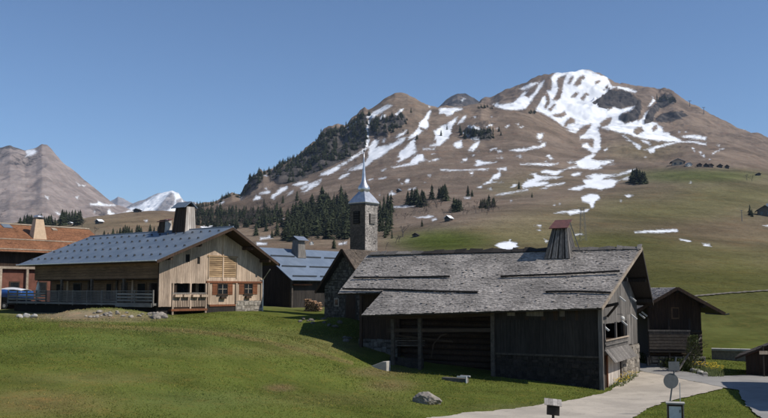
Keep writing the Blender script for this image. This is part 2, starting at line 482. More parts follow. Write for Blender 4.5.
def dots(ox, oy, pts, r=7, k=5.969):
    return T(ox, oy, [[(x - r, y), (x, y - r * .6), (x + r, y), (x, y + r * .6)] for x, y in pts], k)
def strip(ox, oy, pts, w, k=5.969):
    out = []
    for (a, b), (c, d) in zip(pts[:-1], pts[1:]):
        L = math.hypot(c - a, d - b); nx, ny = -(d - b) / L * w / 2, (c - a) / L * w / 2
        out.append([(a + nx, b + ny), (c + nx, d + ny), (c - nx, d - ny), (a - nx, b - ny)])
    return T(ox, oy, out, k)
SNOW = []
SNOW += T(380, 70, [
    [(0, 230), (60, 205), (75, 212), (20, 250), (0, 262)], [(85, 265), (125, 232), (142, 230), (135, 245), (100, 272)],
    [(285, 250), (305, 240), (308, 255), (285, 300), (295, 330), (280, 355), (240, 345), (255, 372), (190, 412), (165, 418), (185, 390), (225, 350), (235, 315), (262, 290)],
    [(350, 235), (365, 225), (490, 225), (495, 238), (450, 250), (430, 270), (400, 275), (385, 262), (355, 262)],
    [(330, 365), (345, 345), (400, 320), (440, 290), (465, 278), (455, 310), (435, 335), (425, 360), (400, 385), (350, 410), (325, 418), (330, 390)],
    [(470, 310), (500, 275), (515, 268), (515, 285), (495, 310), (460, 330)], [(520, 335), (560, 330), (600, 342), (595, 360), (560, 352), (530, 345)],
    [(620, 330), (665, 322), (672, 332), (640, 340)], [(490, 375), (520, 375), (540, 392), (520, 395)], [(540, 408), (580, 400), (600, 418), (545, 418)],
    [(85, 405), (115, 380), (160, 360), (150, 380), (110, 405)], [(100, 418), (130, 405), (160, 400), (150, 418)], [(0, 275), (40, 262), (30, 285), (0, 298)]])
SNOW += dots(380, 70, [(567, 282), (668, 280), (697, 348), (757, 340), (295, 220)])
SNOW += T(480, 65, [
    [(75, 235), (105, 222), (115, 235), (195, 225), (240, 185), (262, 160), (290, 150), (265, 185), (290, 195), (330, 155), (345, 120), (385, 88), (385, 105), (345, 165), (320, 195), (300, 230), (270, 265), (220, 270), (150, 268), (90, 250)],
    [(235, 140), (300, 108), (355, 98), (330, 120), (280, 145), (250, 150)],
    [(420, 75), (470, 25), (545, 8), (600, 14), (650, 32), (700, 52), (764, 72), (764, 418), (640, 418), (590, 400), (540, 390), (500, 370), (465, 345), (425, 315), (380, 292), (330, 272), (350, 235), (372, 190), (395, 180), (395, 150), (425, 150), (430, 110)],
    [(30, 362), (75, 352), (76, 362), (40, 372)], [(150, 370), (175, 355), (178, 362), (160, 374)], [(215, 350), (235, 350), (230, 360)], [(230, 370), (258, 368), (255, 376)], [(340, 410), (380, 408), (375, 418), (345, 418)]])
SNOW += dots(480, 65, [(72, 310), (100, 378)])
SNOW += T(580, 70, [
    [(0, -15), (60, 2), (170, 55), (190, 97), (140, 130), (110, 165), (80, 195), (100, 215), (75, 240), (110, 250), (170, 240), (205, 220), (240, 235), (330, 210), (330, 225), (290, 255), (250, 260), (230, 290), (260, 310), (300, 330), (340, 310), (370, 290), (390, 250), (410, 240), (440, 260), (440, 290), (410, 300), (450, 315), (490, 340), (500, 370), (530, 375), (550, 395), (590, 415), (520, 418), (350, 405), (280, 380), (200, 365), (130, 340), (0, 418)],
    [(175, 100), (230, 96), (290, 106), (340, 126), (330, 140), (280, 125), (215, 110), (180, 115)], [(430, 155), (450, 185), (425, 215), (405, 220), (425, 190), (435, 175)],
    [(600, 395), (640, 388), (700, 388), (755, 402), (740, 412), (640, 405)], [(255, 390), (275, 400), (300, 418), (275, 418)]])
SNOW += dots(580, 70, [(592, 370), (633, 370)])
SNOW += T(260, 90, [
    [(505, 228), (560, 185), (580, 186), (540, 222), (510, 238)], [(635, 160), (680, 130), (764, 82), (764, 105), (700, 150), (680, 170), (640, 170)],
    [(650, 418), (645, 370), (680, 300), (715, 292), (700, 330), (680, 365), (764, 330), (764, 370), (700, 415)], [(740, 290), (755, 290), (740, 315), (728, 310)]])
SNOW += strip(260, 90, [(655, 180), (638, 240), (648, 300), (635, 345), (590, 380), (540, 412)], 13)
SNOW += T(180, 150, [
    [(230, 318), (262, 296), (270, 300), (240, 328)], [(345, 290), (365, 275), (385, 280), (365, 298)], [(430, 300), (455, 270), (480, 275), (490, 290), (465, 300)], [(475, 255), (530, 240), (540, 250), (500, 262)],
    [(545, 275), (600, 225), (640, 215), (645, 232), (600, 255), (570, 272), (560, 295), (555, 290)], [(670, 205), (720, 188), (764, 182), (764, 200), (700, 215)], [(635, 265), (670, 245), (680, 250), (640, 272)], [(725, 250), (755, 240), (740, 258)],
    [(580, 405), (620, 405), (615, 418), (585, 418)], [(500, 230), (530, 217), (520, 235)], [(720, 232), (764, 208), (764, 222), (730, 240)], [(490, 155), (520, 145), (520, 155)], [(570, 150), (600, 140), (590, 155)], [(215, 285), (255, 265), (245, 280), (225, 290)], [(545, 110), (570, 102), (560, 118)]])
SNOW += T(290, 130, [
    [(430, 130), (300, 205), (250, 230), (190, 255), (175, 275), (240, 265), (285, 240), (330, 205), (440, 135)],
    [(470, 100), (500, 60), (520, 55), (510, 90), (495, 110), (540, 95), (580, 90), (640, 65), (690, 42), (680, 60), (640, 95), (560, 140), (500, 180), (470, 210), (420, 235), (350, 245), (270, 262), (350, 230), (410, 210), (450, 190), (470, 150)],
    [(700, 45), (764, 0), (764, 15), (715, 55)], [(640, 165), (655, 130), (690, 100), (710, 80), (745, 75), (750, 95), (715, 115), (764, 120), (745, 135), (700, 160), (670, 185), (640, 200), (640, 190), (680, 165), (650, 165)],
    [(600, 222), (650, 210), (764, 185), (764, 205), (700, 215), (620, 228)], [(720, 180), (764, 150), (764, 185), (725, 195)], [(540, 240), (575, 228), (575, 235), (550, 248)], [(290, 290), (310, 270), (355, 252), (358, 265), (320, 285), (300, 297)],
    [(465, 298), (500, 288), (500, 296), (470, 303)], [(525, 288), (575, 280), (575, 290), (530, 294)], [(685, 310), (695, 292), (712, 293), (715, 312), (690, 318)], [(640, 290), (655, 292), (650, 303)], [(590, 385), (605, 368), (628, 380), (615, 390)], [(525, 378), (540, 378), (535, 388)], [(660, 318), (675, 318), (668, 326)],
    [(130, 315), (190, 290), (185, 305), (150, 330), (100, 370), (70, 380), (110, 340), (65, 352), (60, 345), (110, 320)], [(10, 328), (40, 315), (105, 302), (95, 318), (30, 332)], [(0, 375), (20, 362), (15, 378)]])
SNOW += strip(290, 130, [(455, 20), (465, 60), (460, 105), (430, 135)], 16)
SNOW += T(400, 130, [
    [(0, 65), (30, 45), (35, 55), (0, 90)], [(50, 40), (90, 15), (130, 0), (145, 0), (110, 25), (60, 52)], [(0, 140), (40, 110), (60, 70), (80, 50), (95, 50), (85, 90), (100, 110), (70, 130), (95, 135), (60, 160), (0, 190)],
    [(0, 212), (60, 200), (75, 170), (110, 145), (140, 140), (145, 170), (165, 180), (120, 190), (60, 210), (0, 222)], [(170, 188), (215, 170), (250, 170), (210, 186)], [(180, 135), (215, 128), (215, 138), (190, 145)],
    [(195, 0), (300, 0), (310, 15), (290, 50), (260, 75), (240, 95), (175, 98), (180, 88), (215, 75), (215, 40), (200, 15)], [(315, 90), (325, 75), (370, 58), (372, 85), (380, 105), (350, 110), (320, 100)], [(405, 120), (430, 90), (470, 65), (478, 70), (460, 105), (440, 125), (410, 128)],
    [(135, 108), (210, 108), (205, 118), (140, 118)], [(440, 130), (480, 125), (470, 135)], [(425, 150), (450, 145), (440, 155)], [(360, 190), (375, 170), (405, 165), (400, 185), (375, 195)],
    [(440, 210), (460, 200), (450, 185), (470, 178), (500, 190), (580, 184), (580, 192), (500, 208), (460, 217)], [(240, 233), (370, 238), (530, 230), (528, 240), (400, 242), (300, 245), (245, 242)], [(415, 255), (438, 250), (432, 270), (418, 270)],
    [(165, 268), (185, 268), (182, 278), (168, 278)], [(28, 310), (45, 292), (58, 300), (50, 318)], [(535, 115), (578, 108), (575, 116), (540, 123)], [(575, 122), (610, 120), (610, 135), (585, 138)], [(545, 168), (580, 155), (618, 160), (615, 170)],
    [(645, 115), (700, 112), (764, 112), (764, 122), (720, 130), (650, 122)], [(695, 155), (720, 147), (735, 158), (720, 167)], [(718, 202), (764, 198), (764, 208), (722, 208)], [(580, 232), (635, 222), (640, 245), (610, 240)],
    [(495, 322), (530, 305), (560, 265), (600, 245), (605, 265), (590, 290), (560, 295), (545, 315), (510, 326)], [(460, 340), (490, 335), (485, 345)], [(525, 350), (545, 345), (540, 357)], [(570, 388), (640, 375), (720, 360), (764, 355), (764, 362), (690, 372), (600, 390)],
    [(655, 345), (680, 325), (700, 325), (690, 340)], [(735, 350), (730, 320), (764, 295), (764, 345)], [(550, 312), (620, 310), (600, 316)], [(45, 350), (95, 342), (92, 352), (50, 358)]])
SNOW += dots(400, 130, [(10, 320), (147, 315)])
SNOW += T(500, 130, [
    [(398, 0), (480, 0), (465, 15), (440, 20), (415, 12)], [(475, 40), (530, 10), (545, 0), (590, 0), (612, 40), (600, 80), (605, 110), (580, 135), (555, 138), (520, 115), (490, 105), (490, 85), (520, 78), (540, 100), (555, 105), (560, 60), (545, 50), (500, 55)],
    [(670, 0), (764, 0), (764, 25), (720, 18), (690, 10)], [(730, 35), (745, 30), (764, 55), (764, 65)], [(45, 115), (100, 115), (170, 100), (235, 95), (260, 75), (275, 75), (268, 100), (230, 110), (150, 122), (110, 130), (60, 122)],
    [(215, 40), (235, 22), (258, 25), (255, 45), (235, 55)], [(225, 68), (250, 65), (245, 72)], [(275, 152), (295, 150), (320, 175), (300, 180)], [(265, 185), (280, 182), (275, 190)],
    [(120, 202), (200, 198), (350, 197), (345, 207), (290, 217), (210, 208), (130, 208)],
    [(435, 200), (470, 180), (520, 155), (560, 142), (570, 150), (545, 175), (590, 182), (680, 180), (650, 195), (610, 192), (690, 205), (640, 210), (600, 210), (615, 230), (560, 238), (500, 230), (460, 225), (410, 235), (405, 222), (460, 210), (490, 205)],
    [(400, 190), (430, 180), (440, 188), (410, 197)], [(610, 130), (640, 105), (645, 112), (625, 130)], [(240, 245), (280, 235), (320, 245), (400, 232), (370, 250), (330, 272), (290, 262), (250, 258)],
    [(130, 325), (165, 300), (205, 290), (200, 270), (165, 265), (210, 258), (250, 275), (330, 275), (380, 278), (340, 290), (270, 295), (215, 310), (290, 305), (290, 320), (240, 335), (160, 345), (135, 348)],
    [(235, 350), (290, 325), (390, 312), (385, 322), (310, 335), (265, 352)], [(0, 380), (70, 368), (150, 355), (170, 350), (160, 360), (70, 378), (0, 390)], [(60, 345), (90, 325), (95, 335)],
    [(405, 355), (440, 340), (510, 325), (490, 298), (550, 290), (510, 275), (560, 262), (700, 265), (764, 245), (764, 262), (700, 275), (640, 280), (610, 295), (720, 300), (690, 320), (690, 335), (640, 345), (600, 360), (570, 350), (510, 345), (470, 360), (430, 360)],
    [(420, 265), (460, 252), (490, 255), (480, 268), (440, 278)], [(725, 298), (764, 280), (764, 300)]])
SNOW += T(600, 120, [
    [(0, 40), (60, 10), (90, 0), (120, 0), (110, 25), (140, 20), (200, 0), (225, 0), (230, 15), (260, 25), (280, 20), (285, 45), (320, 15), (340, 15), (325, 50), (375, 45), (370, 75), (410, 72), (400, 90), (450, 100), (480, 120), (470, 130), (420, 132), (330, 125), (270, 115), (210, 100), (150, 80), (80, 65), (30, 45)],
    [(130, 92), (150, 92), (175, 120), (240, 145), (250, 165), (235, 178), (215, 165), (190, 135), (150, 115)], [(245, 120), (280, 122), (305, 140), (300, 152), (270, 140)],
    [(255, 180), (350, 150), (440, 130), (480, 118), (490, 128), (570, 125), (635, 140), (632, 152), (590, 145), (560, 135), (480, 135), (410, 150), (330, 175), (325, 195), (300, 198), (285, 180)], [(485, 98), (540, 90), (590, 90), (635, 105), (632, 120), (580, 115), (500, 105)],
    [(590, 190), (605, 188), (630, 215), (620, 222), (595, 202)], [(695, 148), (718, 148), (710, 157)], [(715, 172), (740, 170), (735, 180)], [(0, 255), (80, 238), (82, 246), (50, 258), (88, 265), (20, 272), (0, 265)],
    [(70, 330), (180, 298), (212, 292), (190, 312), (120, 325), (75, 332)], [(0, 320), (30, 325), (20, 340), (0, 345)], [(125, 355), (175, 335), (185, 350), (140, 360)], [(0, 358), (60, 350), (115, 360), (95, 375), (90, 395), (70, 405), (0, 410)]])
SNOW += strip(600, 120, [(552, 165), (568, 190)], 8) + strip(600, 120, [(670, 202), (715, 178)], 5)
SNOW += dots(600, 120, [(472, 72), (515, 72), (672, 202), (655, 237), (270, 222), (540, 370), (858, 55)])
SNOW += T(500, 185, [
    [(490, 100), (485, 70), (540, 50), (580, 52), (600, 80), (570, 100), (560, 135), (545, 138), (530, 110)], [(322, 168), (360, 158), (470, 145), (490, 155), (535, 140), (520, 162), (420, 178), (400, 168)], [(200, 243), (248, 240), (245, 252)], [(205, 265), (245, 266), (240, 276)],
    [(745, 62), (764, 58), (800, 62), (764, 75)], [(-30, 360), (0, 345), (50, 335), (65, 322), (65, 338), (105, 345), (108, 365), (70, 385), (20, 388), (0, 375)], [(445, 290), (490, 288), (500, 295), (450, 300)], [(262, 322), (290, 335), (275, 342)]])
SNOW += dots(500, 185, [(325, 118), (357, 112), (722, 97), (66, 95)])
SNOW += T(380, 185, [[(50, 50), (70, 35), (95, 52), (75, 64)], [(65, 130), (130, 125), (220, 110), (230, 120), (140, 135), (80, 135)], [(200, 190), (300, 182), (320, 186), (300, 196), (220, 196)], [(310, 205), (335, 195), (340, 208), (315, 215)], [(580, 10), (605, 5), (610, 18), (590, 20)], [(640, 22), (665, 15), (668, 28)], [(500, 72), (540, 72), (538, 80), (505, 80)]])
SNOW += T(640, 200, [[(-20, 118), (60, 113), (140, 111), (145, 120), (60, 126), (-20, 126)], [(150, 147), (185, 151), (200, 155), (190, 160), (155, 153)], [(235, 162), (265, 165), (270, 175), (245, 172)], [(465, 97), (500, 93), (500, 103)]], 3.797)
SNOW += T(110, 180, [[(650, 140), (690, 120), (680, 135), (655, 150)], [(540, 275), (720, 262), (730, 272), (640, 280), (550, 292)], [(205, 240), (225, 236), (225, 248), (210, 250)]])
SNOW += T(260, 180, [[(85, 235), (140, 228), (140, 245), (90, 245)], [(0, 340), (40, 338), (60, 330), (75, 345), (0, 358)], [(465, 375), (520, 368), (520, 382), (470, 388)], [(-20, 372), (45, 376), (40, 386), (-20, 388)], [(0, 75), (60, 65), (60, 80), (0, 85)],
                         [(60, 110), (110, 70), (150, 45), (170, 40), (155, 60), (100, 95), (80, 115)], [(255, 80), (300, 45), (340, 20), (370, 0), (345, 30), (300, 58)]])
BARE = T(480, 65, [
    [(470, 75), (515, 62), (500, 90), (490, 150), (480, 195), (460, 212), (435, 208), (455, 180), (470, 140), (460, 100)], [(400, 160), (415, 200), (410, 235), (392, 260), (385, 250), (400, 215), (390, 180)], [(525, 110), (545, 70), (555, 68), (550, 90), (535, 112)],
    [(560, 120), (590, 75), (620, 62), (625, 80), (600, 95), (605, 110), (580, 125)], [(545, 190), (575, 162), (590, 168), (570, 192)], [(600, 200), (635, 165), (640, 172), (610, 208)], [(430, 295), (480, 290), (505, 280), (515, 295), (490, 310), (450, 308)],
    [(510, 345), (540, 312), (565, 325), (565, 345), (530, 350), (510, 372), (500, 365)], [(575, 405), (620, 365), (660, 355), (655, 375), (610, 418)], [(690, 100), (715, 90), (720, 98), (690, 115)], [(725, 345), (764, 320), (764, 360), (735, 360)], [(740, 150), (764, 120), (764, 140)], [(410, 265), (445, 235), (450, 240), (420, 275)]])
BARE += T(580, 70, [
    [(120, 320), (160, 290), (190, 285), (180, 315), (150, 335), (125, 338)], [(240, 280), (270, 255), (330, 240), (350, 270), (335, 300), (300, 310), (270, 320), (250, 300)], [(330, 350), (365, 340), (380, 365), (340, 385), (320, 370)], [(0, 350), (40, 330), (60, 330), (30, 380), (0, 395)],
    [(110, 340), (130, 345), (200, 370), (260, 400), (300, 418), (130, 418)], [(15, 170), (45, 140), (50, 145), (20, 180)], [(430, 350), (455, 330), (460, 350), (440, 365)]])
ROCK = T(580, 70, [
    [(70, 190), (110, 165), (180, 115), (250, 120), (300, 130), (340, 170), (355, 190), (340, 215), (300, 215), (240, 232), (205, 218), (150, 238), (110, 230), (100, 205), (75, 215)], [(380, 300), (400, 250), (440, 215), (480, 160), (545, 140), (570, 175), (560, 200), (520, 215), (480, 230), (450, 260), (440, 300), (420, 320), (380, 325)],
    [(450, 290), (500, 260), (600, 245), (650, 270), (600, 290), (520, 310), (460, 310)], [(240, 290), (340, 215), (360, 180), (370, 230), (350, 300), (300, 310), (270, 320)]])
ROCK += T(260, 90, [[(200, 425), (330, 340), (370, 255), (440, 222), (520, 228), (600, 150), (640, 152), (640, 240), (630, 340), (540, 400), (500, 425)], [(660, 180), (764, 170), (764, 280), (700, 285), (665, 260)]])
ROCK += T(290, 130, [[(-120, 260), (0, 195), (90, 135), (160, 85), (220, 0), (450, 0), (450, 30), (450, 100), (380, 140), (300, 190), (180, 245), (110, 270), (0, 300), (-120, 310)]])
ROCK += T(180, 150, [[(345, 270), (400, 200), (430, 145), (480, 120), (500, 170), (460, 230), (420, 265), (380, 272)], [(560, 190), (640, 130), (764, 40), (764, 160), (700, 190), (600, 208)]])
ROCK += T(380, 70, [[(10, 300), (60, 290), (120, 250), (150, 270), (155, 320), (110, 340), (40, 360), (0, 370), (0, 320)], [(540, 365), (600, 350), (670, 365), (660, 418), (560, 418)]]) + T(400, 130, [[(380, 0), (545, 0), (550, 45), (470, 55), (430, 40)]])
SNOW_L = T(0, 140, [[(145, 58), (205, 52), (228, 70), (200, 90), (150, 103), (160, 85), (148, 70)], [(105, 32), (122, 36), (118, 52)], [(265, 330), (290, 340), (290, 355), (275, 345)], [(455, 250), (480, 270), (470, 275)], [(450, 340), (470, 335), (465, 358)], [(535, 380), (580, 375), (585, 362), (620, 380), (690, 385), (690, 395), (600, 395), (540, 390)]])
SNOW_L += dots(0, 140, [(507, 272), (628, 330)]) + T(0, 185, [[(320, 150), (345, 160), (375, 178), (360, 185), (335, 170)], [(640, 150), (655, 142), (665, 160), (690, 172), (740, 165), (764, 150), (800, 150), (800, 178), (700, 185), (660, 190), (640, 170)], [(560, 152), (570, 160), (562, 172)], [(480, 0), (510, 0), (500, 12)]])
SNOW_F = T(110, 180, [[(-60, 240), (25, 205), (90, 195), (85, 170), (130, 160), (170, 150), (260, 95), (330, 62), (360, 55), (385, 60), (415, 80), (440, 130), (420, 170), (420, 250), (-60, 250)], [(420, 140), (560, 150), (600, 200), (420, 200)]])
BARE_F = T(110, 180, [[(270, 185), (310, 140), (360, 78), (378, 82), (388, 110), (380, 150), (345, 178)], [(395, 120), (425, 110), (428, 160), (400, 170)]])

# ---- meadow colours: dry brown turf with greener ground where it has been mown or watered
DRY = np.array([0.172, 0.133, 0.104])
PATCH = [  # u, v, ru, rv, colour, weight
    (446, 241.5, 32, 7, (0.062, 0.086, 0.014), 4.5), (505, 238, 60, 10, (0.14, 0.125, 0.05), .8), (700, 275, 130, 34, (0.074, 0.076, 0.018), 1.7), (660, 212, 70, 14, (0.10, 0.098, 0.036), 1.0), (620, 241, 50, 8, (0.072, 0.082, 0.02), 1.4),
    (740, 195, 60, 12, (0.115, 0.112, 0.045), 1.0), (690, 176, 45, 5, (0.075, 0.095, 0.03), 1.6), (730, 176, 30, 4, (0.085, 0.095, 0.035), 1.2), (705, 231, 60, 9, (0.125, 0.092, 0.062), 2.2), (745, 240, 35, 9, (0.16, 0.125, 0.08), 1.2), (540, 225, 45, 12, (0.155, 0.13, 0.07), .8),
    (700, 264, 20, 7, (0.12, 0.10, 0.055), 1.0), (700, 312, 200, 30, (0.072, 0.082, 0.02), 2.0), (540, 180, 30, 8, (0.155, 0.128, 0.08), .5), (510, 188, 20, 7, (0.14, 0.125, 0.07), .6), (640, 150, 30, 8, (0.15, 0.125, 0.07), .6), (625, 130, 12, 6, (0.14, 0.12, 0.08), .5),
    (600, 120, 90, 14, (0.20, 0.15, 0.11), .4), (410, 115, 30, 15, (0.20, 0.155, 0.115), .6), (250, 215, 60, 14, (0.15, 0.11, 0.08), .8), (150, 222, 60, 8, (0.19, 0.14, 0.085), 1.0), (40, 225, 60, 10, (0.15, 0.125, 0.075), 1.0), (300, 235, 70, 14, (0.16, 0.12, 0.08), .8), (768, 260, 30, 8, (0.15, 0.125, 0.07), .8), (660, 195, 22, 7, (0.165, 0.135, 0.085), .8)]
def tint_far(U, V):
    acc = np.zeros(U.shape + (3,)) + DRY * 0.35; w = np.full(U.shape, 0.35)
    for u, v, ru, rv, c, k in PATCH:
        g = k * np.exp(-((U - u) / ru) ** 2 - ((V - v) / rv) ** 2)
        acc += g[..., None] * np.array(c); w += g
    return acc / w[..., None]
TRAIL = strip(0, 0, [(105, 326), (150, 329), (190, 331.5), (230, 335), (265, 341), (300, 350), (330, 357), (352, 363)], 1.6, 1.0) + strip(0, 0, [(60, 325), (105, 326)], 2.0, 1.0)
NEARG = np.array([0.092, 0.108, 0.026])
NPATCH = [(100, 345, 130, 9, (0.088, 0.112, 0.032), 1.0), (330, 345, 40, 6, (0.14, 0.125, 0.055), 1.0), (270, 335, 40, 5, (0.12, 0.12, 0.045), .8), (540, 407, 60, 3, (0.11, 0.11, 0.045), .8), (390, 385, 20, 5, (0.14, 0.105, 0.055), 1.0), (40, 403, 55, 10, (0.15, 0.12, 0.05), 1.6), (280, 388, 12, 3, (0.14, 0.095, 0.055), 1.2), (80, 315, 40, 4, (0.24, 0.185, 0.125), 2.5), (130, 318, 25, 3, (0.2, 0.165, 0.10), 1.6), (380, 372, 25, 4, (0.15, 0.11, 0.06), 1.0),
          (200, 400, 60, 8, (0.10, 0.118, 0.038), 1.0), (90, 378, 60, 5, (0.13, 0.122, 0.045), 1.1), (250, 352, 80, 4, (0.125, 0.12, 0.042), 1.0), (330, 400, 60, 6, (0.118, 0.112, 0.04), .9), (170, 330, 60, 4, (0.115, 0.12, 0.045), .7), (700, 345, 200, 22, (0.076, 0.088, 0.022), 1.5)]
def tint_near(U, V):
    acc = np.zeros(U.shape + (3,)) + NEARG * 0.5; w = np.full(U.shape, 0.5)
    for u, v, ru, rv, c, k in NPATCH:
        g = k * np.exp(-((U - u) / ru) ** 2 - ((V - v) / rv) ** 2)
        acc += g[..., None] * np.array(c); w += g
    out = acc / w[..., None]
    tr = sdist(U, V, TRAIL, 0, 3)
    k = 0.55 * sstep(tr, -1.6, 0.4)[..., None]
    return out * (1 - k) + np.array([0.165, 0.125, 0.06]) * k

def meadow_mat(name, far):
    t = NT(name)
    geo = t.n('NewGeometry')
    def nz(sc, det, rg=0.6):
        return t.noise(sc, det, rg, geo.outputs['Position'])
    tint = t.attr('tint', True)
    if far:
        a, b, c = nz(0.012, 6, 0.65), nz(0.06, 6, 0.7), nz(0.3, 4, 0.7)
    else:
        a, b, c = nz(0.22, 5, 0.6), nz(1.4, 6, 0.7), nz(14.0, 4, 0.7)
    col = t.mix(t.ramp(a, 0.35, 0.65), brightness(t, tint, 0.76), brightness(t, tint, 1.22))
    dry = t.mix(1.0, tint, (1.45, 1.10, 1.1) if not far else (1.12, 0.98, 0.92), 'MULTIPLY')
    col = t.mix(t.math('MULTIPLY', t.ramp(b, 0.48, 0.7), 0.75), col, dry)
    col = brightness(t, col, t.math('MULTIPLY_ADD', c, 0.6 if not far else 0.7)); col.node.inputs[3].links[0].from_node.inputs[2].default_value = 0.72 if not far else 0.65
    if far:
        mt = t.n('Mapping'); mt.inputs['Scale'].default_value = (0.012, 0.012, 0.16); t.l(geo.outputs['Position'], mt.inputs['Vector'])
        ter = t.noise(1.0, 6, 0.7, mt.outputs[0], 0.8)
        fc = t.math('MULTIPLY_ADD', t.ramp(ter, 0.36, 0.66), 0.22); fc.node.inputs[2].default_value = 0.89
        col = brightness(t, col, fc)
        # rock bands and crags
        r1 = t.math('ADD', t.attr('rock'), t.math('MULTIPLY', t.math('SUBTRACT', b, 0.5), 9.0))
        rk = t.ramp(r1, -0.6, 0.8)
        mp = t.n('Mapping'); mp.inputs['Scale'].default_value = (1, 1, 0.35); t.l(geo.outputs['Position'], mp.inputs['Vector'])
        rn = t.noise(0.035, 7, 0.75, mp.outputs[0], 0.5)
        rcol = t.mix(t.ramp(rn, 0.35, 0.62), (0.026, 0.026, 0.029), (0.10, 0.088, 0.08))
        col = t.mix(rk, col, rcol)
        s1 = t.math('ADD', t.attr('snow'), t.math('MULTIPLY', t.math('SUBTRACT', t.math('MULTIPLY', t.math('ADD', nz(0.07, 8, 0.85), nz(0.33, 4, 0.8)), 0.5), 0.5), 14.0))
        sn = t.ramp(s1, -0.4, 0.9)
        col = t.mix(sn, col, (0.74, 0.755, 0.78))
        h = t.math('ADD', t.math('MULTIPLY', b, 6.0), t.math('MULTIPLY', rn, t.math('MULTIPLY', rk, 14.0)))
        h = t.math('MULTIPLY', h, t.math('SUBTRACT', 1.0, t.math('MULTIPLY', sn, 0.75)))
        t.bump(h, 0.55, 1.0)
    else:
        t.bump(t.math('ADD', t.math('MULTIPLY', b, 0.10), t.math('MULTIPLY', c, 0.03)), 0.5, 1.0)
    t.color(col); t.rough(1.0, 0.0)
    return t.m
M['meadow_near'] = meadow_mat('short_alpine_turf', False)
M['meadow_far'] = meadow_mat('dry_alpine_pasture', True)

# ---- the near ground
rowsN = np.r_[np.linspace(-40, 12, 14)[:-1], np.geomspace(12, 22, 30)[:-1], np.geomspace(22, 80, 330)[:-1], np.geomspace(80, 110, 30)]
Ug, Yg = np.meshgrid(cols, rowsN)
Xg = np.where(Yg > 12, Yg, 12.0) * (Ug - 384) / F * 1.0
Xg = Xg * (1 + 0.0 * Yg)
Zg = near_z(Xg, Yg)
def far_v(U, Y):
    return far_rbf(U / 120.0, np.log(Y) * 2.2)
rowsF = np.r_[np.geomspace(110, 1250, 190)[:-1], np.geomspace(1250, 2620, 260)[:-1], np.geomspace(2620, 3100, 10)]
Uf, Yf = np.meshgrid(cols, rowsF)
Vf = far_v(Uf, Yf)
minV = Vf.min(0)
delta = np.interp(cols, SIL[:, 0], SIL[:, 1]) - minV
delta *= sstep(cols, 180, 200)
wgt = sstep(Vf, minV[None, :] + 34, minV[None, :] + 2)
wgt = 1 - sstep(Vf - minV[None, :], 3, 30)
late = (Yf > 1000)
Vf = Vf + delta[None, :] * wgt * np.where(late, sstep(Yf, 1000, 1250), 0)
Xf = utox(Uf, Vf, Yf)
Zf = vtoz(Uf, Vf, Yf)
# seam: both sheets share the row at 110 m
blend = 1 - sstep(Yf, 110, 170)
Zf = Zf * (1 - blend) + near_z(Xf, np.minimum(Yf, 175)) * blend if False else Zf
Zg[-1] = Zf[0]
k_ = sstep(Yg, 92, 110)
Zg = Zg * (1 - k_) + vtoz(Ug, far_v(Ug, np.maximum(Yg, 60)), Yg) * k_
Zg[-1] = Zf[0]; Xg[-1] = Xf[0]
UVu, UVv = proj(Xf, Yf, Zf)
rockd = sdist(UVu, UVv, ROCK)
fade = sstep(Yf, 115, 300)
amp = Yf * 0.0016 * fade
Zf = Zf + amp * 4.5 * (fbm(Xf, Yf, 90, 5, 0.55) + .7 * ridged(Xf, Yf * .5, 130, 3)) * np.clip(Yf / 900, 0.4, 1.3) + sstep(rockd, -2, 3) * (ridged(Xf, Yf * 0.6, 60, 4) * 30.0 + fbm(Xf, Yf, 22, 3) * 10.0)
Zf[0] = Zg[-1]
UVu, UVv = proj(Xf, Yf, Zf)
snowd = sdist(UVu, UVv, SNOW, 0.12); bared = sdist(UVu, UVv, BARE); rockd = sdist(UVu, UVv, ROCK)
snowd = np.minimum(snowd, -bared); snowd = np.where((rockd > 0.8) & (UVu > 585), -4, snowd)
hill = grid_mesh('hillside', Xf, Yf, Zf, M['meadow_far'], {'snow': snowd, 'rock': rockd}, {'tint': tint_far(UVu, UVv)})
hill['kind'] = 'structure'
nu, nv = proj(Xg, np.maximum(Yg, 3), Zg)
tn = tint_near(nu, nv); kf = sstep(Yg, 75, 110)[..., None]
tn = tn * (1 - kf) + tint_far(nu, nv) * kf
ground = grid_mesh('ground', Xg, Yg, Zg, M['meadow_near'], None, {'tint': tn})
ground['kind'] = 'structure'

def gz(x, y):
    return float(near_z(np.array([x]), np.array([y]))[0])
def on_ground(u, v):            # pixel -> point of the near ground
    Ys = np.linspace(18, 108, 900); d = ray(u, v)
    pts = np.array([0, 0, CAMZ])[None] + d[None] * (Ys / d[1])[:, None]
    g = near_z(pts[:, 0], pts[:, 1])
    i = np.argmax(pts[:, 2] <= g)
    p = pts[i].copy(); p[2] = g[i]
    return p
vis = np.minimum.accumulate(UVv, 0)
def on_hill(u, v):              # pixel -> point of the hillside
    c = int(np.clip(round(np.interp(u, cols, np.arange(len(cols)))), 0, len(cols) - 1))
    i = int(np.argmax(vis[:, c] <= v))
    return np.array([Xf[i, c], Yf[i, c], Zf[i, c]])

